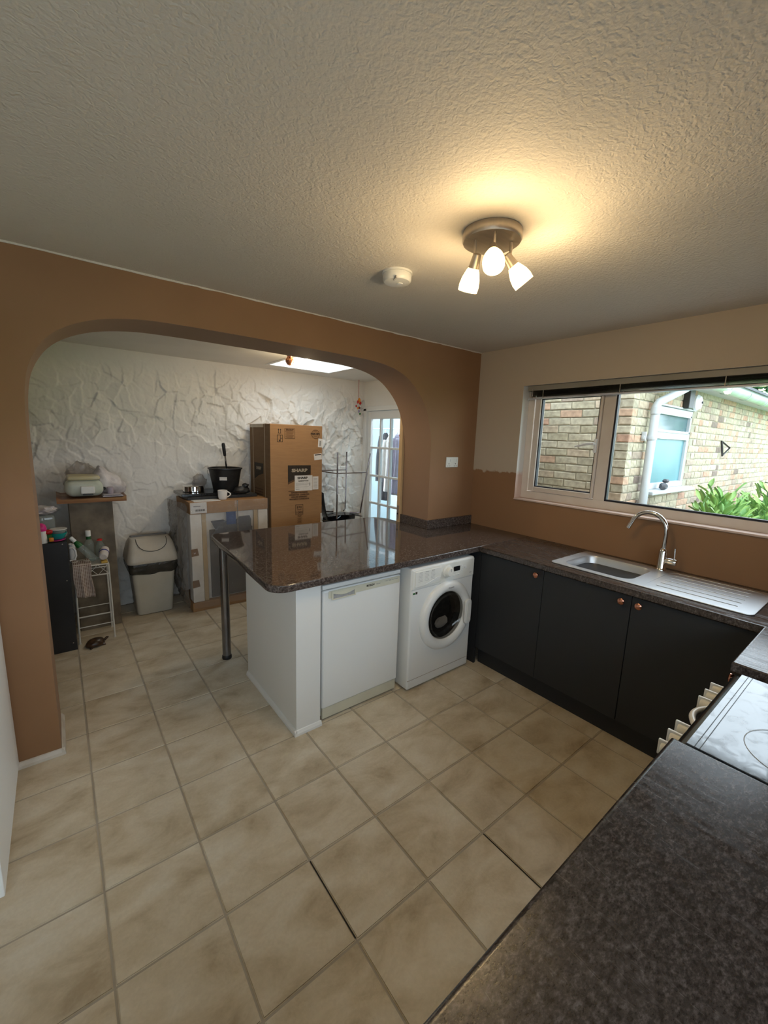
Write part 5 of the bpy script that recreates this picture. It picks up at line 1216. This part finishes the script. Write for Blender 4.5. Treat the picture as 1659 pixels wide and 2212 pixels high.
bm = B(); blob(bm, (-2.685, 1.585, 1.175), (.012, .01, .012), 0, 1, 2); put('dial', bm, 'black', ap, smooth=True)
bm = B(); vs_ = blob(bm, (-2.81, 1.865, 1.215), (.12, .070, .145), .18, 6, 4, 3, zmin=1.116); put('plastic_bag', bm, 'clear_bag', org=(-2.8, 1.83, 1.11), smooth=True, label='clear crumpled plastic bag behind the pale green deep fryer', cat='bag')
bm = B(); vs_ = blob(bm, (-2.64, 1.73, 1.20), (.115, .10, .10), .10, 5, 4, 7, zmin=1.117)
for v in vs_:
    if v.co.z > 1.20: v.co.x += (v.co.z-1.20)*-.45; v.co.z += max(0, .06-abs(v.co.x+2.70))*1.0
    else: v.co.x += (1.20-v.co.z)*.55
put('carrier_bag', bm, 'carrier', org=(-2.64, 1.75, 1.11), smooth=True, label='white knotted carrier bag slumped at the right end of the wooden slab', cat='bag')
bm = B(); box(bm, -2.705, -2.565, 1.50, 1.62, 1.1145, 1.1215, .001); box(bm, -2.70, -2.575, 1.505, 1.625, 1.1255, 1.129, .001); put('magazine', bm, 'paper', org=(-2.63, 1.56, 1.114), label='folded pale magazine on the right front corner of the wooden slab', cat='magazine')
bm = B(); lathe(bm, [(.020, 0), (.021, .004), (.023, .052), (.018, .056), (.001, .057)], (-2.645, 1.585, 1.1292), n=24); put('lilac_pot', bm, 'lilac', org=(-2.645, 1.585, 1.13), smooth=True, label='small lilac plastic pot on the magazine', cat='pot')

# ================================================================== BLACK UNIT + ITEMS
bu = thing('bookcase', (-3.25, 1.4, 0), 'black flat-sided bookcase just behind the left arch jamb', 'bookcase')
put('side_panel', bxm(-3.50, -2.962, 1.222, 1.240, 0, .838, bev=.001), 'black_board', bu); put('top_board', bxm(-3.50, -2.962, 1.241, 1.52, .818, .838, bev=.001), 'black_board', bu)
put('side_panel', bxm(-3.50, -2.962, 1.521, 1.539, 0, .838, bev=.001), 'black_board', bu); put('back_panel', bxm(-3.50, -3.49, 1.241, 1.52, .0, .817), 'black_board', bu)
for z in (.05, .42): put('shelf', bxm(-3.489, -2.966, 1.241, 1.52, z, z+.018), 'black_board', bu)
for (x, z) in ((-2.99, .825), (-2.985, .55), (-2.985, .06)):
    bm = B(); lathe(bm, [(.004, 0), (.004, .001)], (x, 1.2215, z), axis=(0, -1, 0), n=10); put('screw', bm, 'nickel', bu)
ZT = .8385
def solo(name, bm, mt, org, label, cat, group=None, **k): return put(name, bm, mt, org=org, smooth=True, label=label, cat=cat, group=group, **k)
# teal bowl with clear tub in it
bm = B(); lathe(bm, [(.035, 0), (.040, .003), (.060, .045), (.057, .045), (.037, .006), (.001, .005)], (-3.015, 1.33, ZT+.009), n=32); solo('teal_bowl', bm, 'teal', (-3.015, 1.33, ZT+.009), 'teal plastic bowl on the black bookcase holding a clear tub', 'bowl')
tb_ = thing('clear_tub', (-3.005, 1.33, ZT+.018), 'clear plastic tub with white rim nested in the teal bowl', 'tub')
bm = B(); lathe(bm, [(.030, 0), (.048, .062), (.046, .062), (.028, .002), (.001, .002)], (-3.005, 1.33, ZT+.016), n=30); put('cup', bm, 'tub', tb_, smooth=True)
bm = B(); lathe(bm, [(.046, .060), (.052, .062), (.052, .067), (.046, .067)], (-3.005, 1.33, ZT+.016), n=30); put('rim', bm, 'white_plastic', tb_, smooth=True)
solo('plate', (lambda b: lathe(b, [(.03, 0), (.062, .006), (.062, .008), (.001, .003)], (-3.03, 1.31, ZT+.0005), n=32))(B()), 'pink', (-3.03, 1.31, ZT), 'flat pink plastic plate under the teal bowl', 'plate')
bm = B(); blob(bm, (-3.062, 1.275, ZT+.075), (.026, .024, .018), .06, 4, 3, 1); solo('red_cup', bm, 'red', (-3.062, 1.275, ZT+.057), 'red plastic lid-shaped cup on the stack left of the teal bowl', 'cup')
bm = B(); lathe(bm, [(.022, 0), (.028, .056), (.001, .057)], (-3.068, 1.285, ZT+.001), n=24); solo('green_pot', bm, 'green_label', (-3.068, 1.285, ZT), 'dark green pot under the red cup on the bookcase', 'pot')
bm = B(); box(bm, -3.062, -3.035, 1.232, 1.26, ZT+.0095, ZT+.036, .005); solo('orange_beaker', bm, 'orange', (-3.05, 1.245, ZT), 'small orange beaker at the front edge of the bookcase', 'cup')
bt = thing('drink_bottle', (-3.10, 1.26, ZT), 'clear-white drinking bottle with bright pink domed cap', 'bottle')
bm = B(); lathe(bm, [(.026, 0), (.028, .01), (.026, .05), (.024, .07), (.026, .08), (.023, .088)], (-3.098, 1.262, ZT+.0005), n=24); put('bottle_body', bm, 'white_plastic', bt, smooth=True)
bm = B(); lathe(bm, [(.027, .0885), (.030, .105), (.024, .130), (.010, .142), (.001, .144)], (-3.098, 1.262, ZT), n=24); put('cap', bm, 'pink', bt, smooth=True)
bm = B(); lathe(bm, [(.022, 0), (.024, .06), (.022, .105), (.001, .106)], (-3.103, 1.335, ZT+.0005), n=24); solo('magenta_beaker', bm, 'magenta', (-3.103, 1.335, ZT), 'deep magenta beaker behind the pink-capped bottle', 'cup')
bm = B(); box(bm, -3.20, -3.02, 1.40, 1.51, ZT+.0005, ZT+.17, .015, 3); solo('storage_tub', bm, 'tub', (-3.1, 1.45, ZT), 'tall clear storage tub at the back of the bookcase', 'tub')
bm = B(); blob(bm, (-3.10, 1.45, ZT+.205), (.085, .05, .032), .25, 6, 3, 5, zmin=ZT+.1715); solo('crumpled_bag', bm, 'carrier', (-3.1, 1.45, ZT+.17), 'crumpled pale bag on top of the clear storage tub', 'bag')
bm = B(); blob(bm, (-2.975, 1.385, ZT+.035), (.022, .03, .034), .12, 5, 3, 9, zmin=ZT+.0005); solo('crumpled_film', bm, 'tub', (-2.975, 1.385, ZT), 'small crumpled ball of blue-grey film at the right end of the bookcase', 'film')

# ================================================================== PLANT STAND + ITEMS
st = thing('plant_stand', (-2.83, 1.42, 0), 'white metal wire side stand in front of the stone pedestal', 'stand')
sx0, sx1, sy0, sy1, sz = -2.944, -2.716, 1.305, 1.520, .615
for (a, b) in ((sx0, sy0), (sx1, sy0), (sx0, sy1), (sx1, sy1)):
    bm = B(); ix = .010 if a == sx0 else -.003; tube(bm, [(a, b, .004), (a+ix, b, sz)], .006, 8); lathe(bm, [(.010, 0), (.010, .006)], (a, b, 0), n=12); put('leg', bm, 'white_metal', st, smooth=True)
def rail(p, q, r=.005): 
    bm = B(); tube(bm, [p, q], r, 8); put('rail', bm, 'white_metal', st, smooth=True)
for z in (sz, .535):
    rail((sx0+.01, sy0, z), (sx1-.003, sy0, z)); rail((sx0+.01, sy1, z), (sx1-.003, sy1, z)); rail((sx0+.01, sy0, z), (sx0+.01, sy1, z)); rail((sx1-.003, sy0, z), (sx1-.003, sy1, z))
for z in (.215, .130): rail((sx0+.004, sy0, z), (sx1-.001, sy0, z), .004)
for z in (.215, .130): rail((sx0+.004, sy1, z), (sx1-.001, sy1, z), .004)
for k in range(3):
    a = sx0+.012+k*.071; rail((a, sy0, .535), (a+.069, sy0, sz), .002); rail((a, sy0, sz), (a+.069, sy0, .535), .002)
put('shelf_top', bxm(sx0+.012, sx1-.005, sy0+.002, sy1-.002, sz-.002, sz+.004), 'white_metal', st)
Z0 = sz+.0045
# bottles
bt = thing('clear_bottle', (-2.80, 1.46, Z0), 'upright clear bottle with white cap and green neck band', 'bottle')
bm = B(); lathe(bm, [(.030, 0), (.033, .004), (.033, .13), (.028, .155), (.015, .175), (.014, .20), (.001, .201)], (-2.826, 1.46, Z0), n=28); put('bottle_body', bm, 'bottle', bt, smooth=True)
bm = B(); lathe(bm, [(.0155, .172), (.0155, .196)], (-2.826, 1.46, Z0), n=20); put('neck_band', bm, 'green_label', bt, smooth=True)
bm = B(); lathe(bm, [(.018, .1965), (.018, .240), (.015, .243)], (-2.826, 1.46, Z0), n=20); put('cap', bm, 'white_plastic', bt, smooth=True)
bt = thing('leaning_bottle', (-2.86, 1.34, Z0), 'clear bottle with green label leaning on the bookcase', 'bottle')
p0 = Vector((-2.800, 1.345, Z0+.028)); ax = (Vector((-2.938, 1.36, Z0+.218))-p0).normalized()
bm = B(); lathe(bm, [(.024, 0), (.026, .004), (.026, .12), (.022, .145)], p0, axis=ax, n=24); put('bottle_body', bm, 'bottle', bt, smooth=True)
bm = B(); lathe(bm, [(.0235, .1455), (.0225, .165), (.015, .190), (.012, .195)], p0, axis=ax, n=24); put('label_band', bm, 'green_label', bt, smooth=True)
bm = B(); lathe(bm, [(.014, .1955), (.014, .236), (.011, .239)], p0, axis=ax, n=20); put('cap', bm, 'white_plastic', bt, smooth=True)
bt = thing('water_bottle', (-2.76, 1.45, Z0), 'stout clear plastic bottle with a red cap beside the rolled towel', 'bottle')
bm = B(); lathe(bm, [(.034, 0), (.038, .006), (.036, .04), (.038, .07), (.034, .105), (.016, .140), (.013, .148)], (-2.752, 1.480, Z0), n=28); put('bottle_body', bm, 'bottle', bt, smooth=True)
bm = B(); lathe(bm, [(.016, .1485), (.016, .162), (.001, .163)], (-2.752, 1.480, Z0), n=20); box(bm, -2.775, -2.752, 1.455, 1.468, Z0+.152, Z0+.158, .002); put('cap', bm, 'red', bt, smooth=True)
tw = thing('rolled_towel', (-2.75, 1.37, Z0), 'rolled white towel with blue stripe on the white stand', 'towel')
bm = B(); pr = Vector((-2.748, 1.325, Z0+.047)); ax = Vector((.18, 1, .28)).normalized()
lathe(bm, [(.012, .002), (.022, 0), (.028, .006), (.031, .02), (.032, .10), (.030, .122), (.010, .127)], pr, axis=ax, n=26); put('roll', bm, 'towel', tw, smooth=True)
bm = B(); lathe(bm, [(.0318, .06), (.0332, .062), (.0332, .072), (.0318, .074)], pr, axis=ax, n=26); put('stripe', bm, 'navy', tw, smooth=True)
bm = B(); box(bm, -2.765, -2.722, 1.312, 1.375, Z0+.0005, Z0+.014, .004); solo('sponge', bm, 'sponge', (-2.75, 1.34, Z0), 'yellow sponge at the front right corner of the white stand', 'sponge')
# checked towel draped over front-left corner
bm = B(); g = []
for j in range(19):
    row = []
    for i in range(17):
        u = i/16; L_ = j/18
        x = -2.952+.115*u
        fold = .008*math.sin(u*11)+.004*math.sin(u*23+1)
        if L_ < .22: q = L_/.22; y = 1.40-.108*q; z = Z0+.010+.006*math.sin(u*9)*(1-q)+.014*(1-q)
        else: q = (L_-.22)/.78; y = 1.290+fold*(.3+.7*q)-.004; z = Z0+.008-.245*q-.010*u*q
        row.append(bm.verts.new((x+.004*math.sin(L_*9)+.014*(L_), y, z)))
    g.append(row)
for j in range(18):
    for i in range(16): bm.faces.new((g[j][i], g[j][i+1], g[j+1][i+1], g[j+1][i]))
o = put('checked_tea_towel', bm, 'check', org=(-2.9, 1.29, Z0), smooth=2, label='brown and white checked tea towel hanging over the white stand', cat='towel')
m_ = o.modifiers.new('s', 'SOLIDIFY'); m_.thickness = .003
bm = B(); tube(bm, [(-2.955, 1.40, Z0+.03), (-2.925, 1.40, Z0+.035), (-2.915, 1.40, Z0+.065), (-2.917, 1.40, Z0+.105), (-2.93, 1.40, Z0+.128), (-2.952, 1.40, Z0+.13)], .0075, 10); mj = thing('white_jug', (-2.96, 1.44, Z0), 'white jug handle showing between the bookcase and the stand', 'jug')
put('handle', bm, 'mug', mj, smooth=True)
bm = B(); lathe(bm, [(.020, 0), (.022, .15), (.019, .152), (.018, .01), (.001, .008)], (-2.935+.0, 1.44, Z0+.0005), n=20); put('jug_body', bm, 'mug', mj, smooth=True)

# terrapin ornament
tr = thing('tortoise_ornament', (-2.84, 1.20, 0), 'small dark brown tortoise ornament on the floor tiles by the bookcase', 'ornament')
tc_ = Vector((-2.852, 1.215, 0)); ang = .35
bm = B(); vs_ = blob(bm, (0, 0, .018), (.066, .050, .046), .03, 9, 3, 2, zmin=.010)
bmesh.ops.transform(bm, matrix=Matrix.Translation(tc_) @ Matrix.Rotation(ang, 4, 'Z'), verts=bm.verts[:]); put('shell', bm, 'terrapin', tr, smooth=2)
bm = B(); tube(bm, [(.045, 0, .018), (.068, 0, .026), (.084, 0, .038), (.094, 0, .040)], [.012, .010, .010, .004], 10); bmesh.ops.transform(bm, matrix=Matrix.Translation(tc_) @ Matrix.Rotation(ang, 4, 'Z'), verts=bm.verts[:]); put('head', bm, 'terrapin', tr, smooth=True)
for (a, b) in ((.038, .036), (.038, -.036), (-.038, .034), (-.038, -.034)):
    bm = B(); tube(bm, [(a*.8, b*.7, .018), (a*1.15, b*1.1, .008), (a*1.4, b*1.2, .0045)], [.010, .009, .0045], 8); bmesh.ops.transform(bm, matrix=Matrix.Translation(tc_) @ Matrix.Rotation(ang, 4, 'Z'), verts=bm.verts[:]); put('leg', bm, 'terrapin', tr, smooth=True)

# ================================================================== BIN
bn = thing('swing_bin', (-2.365, 1.72, 0), 'beige plastic swing-lid bin with a black liner at the textured wall', 'bin')
def rlathe(prof, c, r0=.03):
    """rounded-rect sections: (halfx, halfy, z)"""
    bm = B(); rings = []
    for hx, hy, z in prof: rings.append([bm.verts.new((c[0]+a, c[1]+b, z)) for a, b in rrect(-hx, hx, -hy, hy, min(r0, hx*.6, hy*.6), 5)])
    for a, b in zip(rings, rings[1:]):
        for k in range(len(a)): bm.faces.new((a[k], a[(k+1) % len(a)], b[(k+1) % len(a)], b[k]))
    bm.faces.new(rings[0][::-1]); bm.faces.new(rings[-1]); bmesh.ops.recalc_face_normals(bm, faces=bm.faces[:]); return bm
bc = (-2.362, 1.755)
put('body', rlathe([(.138, .118, .001), (.145, .124, .006), (.178, .158, .475), (.178, .158, .48)], bc, .035), 'bin', bn, smooth=True)
lin = rlathe([(.172, .152, .385), (.187, .168, .400), (.196, .176, .43), (.198, .178, .47), (.192, .172, .498)], bc, .04)
bmesh.ops.subdivide_edges(lin, edges=lin.edges[:], cuts=2, use_grid_fill=True)
for v in lin.verts:
    d_ = Vector((v.co.x-bc[0], v.co.y-bc[1], 0)).normalized(); v.co += d_*.007*noise.noise(v.co*28)+Vector((0, 0, .012*noise.noise(v.co*14)*(1 if v.co.z < .42 else 0)))
put('liner', lin, 'bag_black', bn, smooth=2)
lid = rlathe([(.200, .180, .492), (.204, .184, .500), (.204, .184, .520), (.196, .172, .565), (.176, .135, .655), (.160, .095, .692), (.150, .07, .700)], bc, .05)
put('lid', lid, 'binlid', bn, smooth=True)
# swing flap (lens on the sloping front of the lid)
def lid_pt(x, t):   # t 0 top .. 1 down the sloping front
    z = .700-.115*t; y = bc[1]-float(np.interp(z, [.5, .52, .565, .655, .692, .700], [.184, .184, .172, .135, .095, .07]))-.003
    return Vector((x, y, z))
bm = B(); rim = []
cpt = bm.verts.new(lid_pt(bc[0], .30)+Vector((0, .003, .002)))
for k in range(25):
    a = math.pi*k/24; rim.append(bm.verts.new(lid_pt(bc[0]+.118*math.cos(a), 0+.88*math.sin(a)**.8)+Vector((0, -.003, 0))))
for k in range(24): bm.faces.new((cpt, rim[k], rim[k+1]))
bm.faces.new((cpt, rim[-1], rim[0])); put('swing_flap', bm, 'binlid', bn, smooth=2)
bm = B(); tube(bm, [lid_pt(bc[0]+.121*math.cos(math.pi*k/24), 0+.90*math.sin(math.pi*k/24)**.8)+Vector((0, -.003, 0)) for k in range(25)], .0025, 6); put('flap_gap', bm, 'black', bn)
bm = rlathe([(.150, .030, .701), (.148, .028, .708)], (bc[0], bc[1]+.045), .02); put('lid_ridge', bm, 'grey_panel', bn, smooth=True)

# ================================================================== STOOLS
def stool_shell(bm, c, flip, ang):
    """smoked moulded seat with a low curved back"""
    nu, nv = 16, 16; g = []
    for j in range(nv+1):
        row = []
        for i in range(nu+1):
            u = i/nu*2-1; v = j/nv
            x = .20*u*(1-.12*abs(v-.5)); 
            if v < .55: y = -.19+.36*(v/.55); z = .018*(u*u)+(-.02*math.sin(math.pi*v/.55))-(.03*max(0, .12-v)/.12)
            else: q = (v-.55)/.45; y = .17+.06*q+.03*math.sin(q*math.pi/2)-.04*u*u*q; z = .02+.33*q**1.1-.03*u*u*q; 
            row.append(Vector((x, y, z)))
        g.append(row)
    M_ = Matrix.Translation(c) @ Matrix.Rotation(ang, 4, 'Z') @ (Matrix.Rotation(math.pi, 4, 'Y') if flip else Matrix.Identity(4))
    G_ = [[bm.verts.new(M_ @ p) for p in row] for row in g]
    for j in range(nv):
        for i in range(nu): bm.faces.new((G_[j][i], G_[j][i+1], G_[j+1][i+1], G_[j+1][i]))
    return bm
SC_ = Vector((-.40, 1.56, .76))
hub = [Vector((-.60, 1.36, 1.49)), Vector((-.20, 1.80, 1.478)), Vector((-.14, 1.40, 1.478)), Vector((-.64, 1.78, 1.478))]
us_ = thing('bar_stool', (-.40, 1.56, .70), 'chrome-legged smoked plastic bar stool turned upside down, legs in the air', 'stool', 'stacked smoked bar stools')
o = put('seat', stool_shell(B(), SC_, True, math.radians(-20)), 'smoke', us_, smooth=2); o.modifiers.new('s', 'SOLIDIFY').thickness = .006
base = [Vector((-.595, 1.37, .775)), Vector((-.235, 1.76, .800)), Vector((-.230, 1.44, .800)), Vector((-.60, 1.74, .80))]
for k in range(4):
    t_, b_ = hub[k], base[k]; cen = Vector((SC_.x, SC_.y, b_.z-.012))
    pts = [t_, b_.lerp(t_, .08), b_, b_.lerp(cen, .18)+Vector((0, 0, -.008)), b_.lerp(cen, .6)]
    bm = B(); tube(bm, catmull([tuple(p) for p in pts], 5), .0085, 10); put('leg', bm, 'dark_chrome', us_, smooth=True)
for a, b in ((0, 2), (0, 3), (1, 3)):
    za = 1.262; pa = base[a].lerp(hub[a], (za-base[a].z)/(hub[a].z-base[a].z)); pb = base[b].lerp(hub[b], (za-base[b].z)/(hub[b].z-base[b].z))
    bm = B(); tube(bm, [pa, pb], .006, 8); put('footrest', bm, 'dark_chrome', us_, smooth=True)
ls_ = thing('bar_stool', (-.52, 1.56, 0), 'upright smoked plastic bar stool carrying the upturned stool, its back beside the tall box', 'stool', 'stacked smoked bar stools')
o = put('seat', stool_shell(B(), Vector((-.46, 1.56, .725)), False, math.radians(75)), 'smoke', ls_, smooth=2); o.modifiers.new('s', 'SOLIDIFY').thickness = .006
for (a, b) in ((-.18, -.18), (.18, -.18), (-.18, .18), (.18, .18)):
    bm = B(); tube(bm, [(-.46+a*1.15, 1.56+b*1.15, .003), (-.46+a*.8, 1.56+b*.8, .69), (-.46+a*.2, 1.56+b*.2, .700)], .009, 10); put('leg', bm, 'dark_chrome', ls_, smooth=True)
for (a, b, c, d) in ((-1, -1, 1, -1), (1, -1, 1, 1), (1, 1, -1, 1), (-1, 1, -1, -1)):
    q = .18*1.03; bm = B(); tube(bm, [(-.46+a*q, 1.56+b*q, .25), (-.46+c*q, 1.56+d*q, .25)], .006, 8); put('footrest', bm, 'dark_chrome', ls_, smooth=True)

# ================================================================== HANGING MOBILE
hm = thing('hanging_mobile', (.02, 1.9, HB), 'small colourful felt mobile on a red string in the far ceiling corner', 'mobile')
bm = B(); tube(bm, [(.025, 1.90, HB), (.026, 1.90, 2.14)], .0025, 6); put('string', bm, 'red', hm)
for (x, z, r, mt) in ((.035, 2.105, (.020, .012, .032), 'orange'), (.050, 2.075, (.016, .012, .022), 'red'), (.015, 2.085, (.012, .012, .022), 'red'), (.012, 2.045, (.016, .013, .022), 'towel'), (-.008, 2.035, (.011, .010, .013), 'red'), (.038, 2.018, (.014, .012, .015), 'coat_red'), (.018, 2.012, (.012, .011, .014), 'orange'), (.030, 1.975, (.014, .012, .018), 'coat_lilac'), (.050, 1.945, (.013, .012, .013), 'green_label')):
    bm = B(); blob(bm, (x, 1.90, z), r, .08, 4, 2, x*50); put('felt_shape', bm, mt, hm, smooth=2)

# ================================================================== COATS IN HALL
def coat(name, c, w, d, h, mt, label, seed, cat='coat'):
    bm = B(); g = []; n, m = 22, 16
    for j in range(m+1):
        v = j/m; z = c[2]-h*v; sc = .30+.70*min(1, (v/.13))**.6 if v < .13 else 1-.10*math.sin(v*3)+.06*v; row = []
        for i in range(n):
            a = 2*math.pi*i/n; f = 1+.14*math.sin(a*5+seed+v*2)*v+.05*math.sin(a*9+seed)
            row.append(bm.verts.new((c[0]+d*sc*f*math.cos(a), c[1]+w*sc*f*math.sin(a), z+.02*noise.noise(Vector((a, v*4, seed))))))
        g.append(row)
    for j in range(m):
        for i in range(n): bm.faces.new((g[j][i], g[j+1][i], g[j+1][(i+1) % n], g[j][(i+1) % n]))
    bm.faces.new(g[0]); bm.faces.new(g[-1][::-1]); bmesh.ops.recalc_face_normals(bm, faces=bm.faces[:])
    t_ = thing(name, c, label, cat); put('garment', bm, mt, t_, smooth=2)
    for s_ in (-1, 1):
        b2 = B(); tube(b2, catmull([(c[0]-d*.3, c[1]+s_*w*.75, c[2]-.05), (c[0]-d*.6, c[1]+s_*w*1.1, c[2]-h*.35), (c[0]-d*.8, c[1]+s_*w*.95, c[2]-h*.72)], 4), .042, 10); put('sleeve', b2, mt, t_, smooth=2)
    b3 = B(); tube(b3, [(c[0], c[1], c[2]-.02), (c[0], c[1], c[2]+.035), (c[0]+.02, c[1], c[2]+.045)], .006, 6); put('hanger_hook', b3, 'chrome', t_)
coat('coat', (.70, 2.20, 1.73), .080, .06, .95, 'coat_black', 'black coat hanging behind the glazed door, leftmost', 1)
coat('jacket', (.86, 2.02, 1.73), .10, .06, .55, 'coat_red', 'dark red jacket hanging behind the glazed door', 2, 'jacket')
coat('coat', (.60, 1.99, 1.68), .055, .045, .75, 'coat_white', 'white fleece coat hanging behind the middle panes of the glazed door', 3)
coat('coat', (.60, 1.82, 1.71), .065, .05, .80, 'coat_lilac', 'pale lilac coat hanging behind the right panes of the glazed door', 4)
coat('coat', (.80, 1.83, 1.45), .085, .05, .80, 'coat_navy', 'navy coat hanging lowest, rightmost behind the glazed door', 5)
rlh = thing('coat_rail', (.60, 1.97, 1.79), 'chrome coat rail in the hall behind the glazed door', 'rail')
bm = B(); tube(bm, [(.60, 1.5, 1.785), (.60, 2.45, 1.785)], .009, 10); put('rail', bm, 'chrome', rlh, smooth=True)
for y in (1.5, 2.45):
    bm = B(); tube(bm, [(.60, y, 1.785), (.60, y, 2.5)], .007, 8); put('support', bm, 'chrome', rlh, smooth=True)
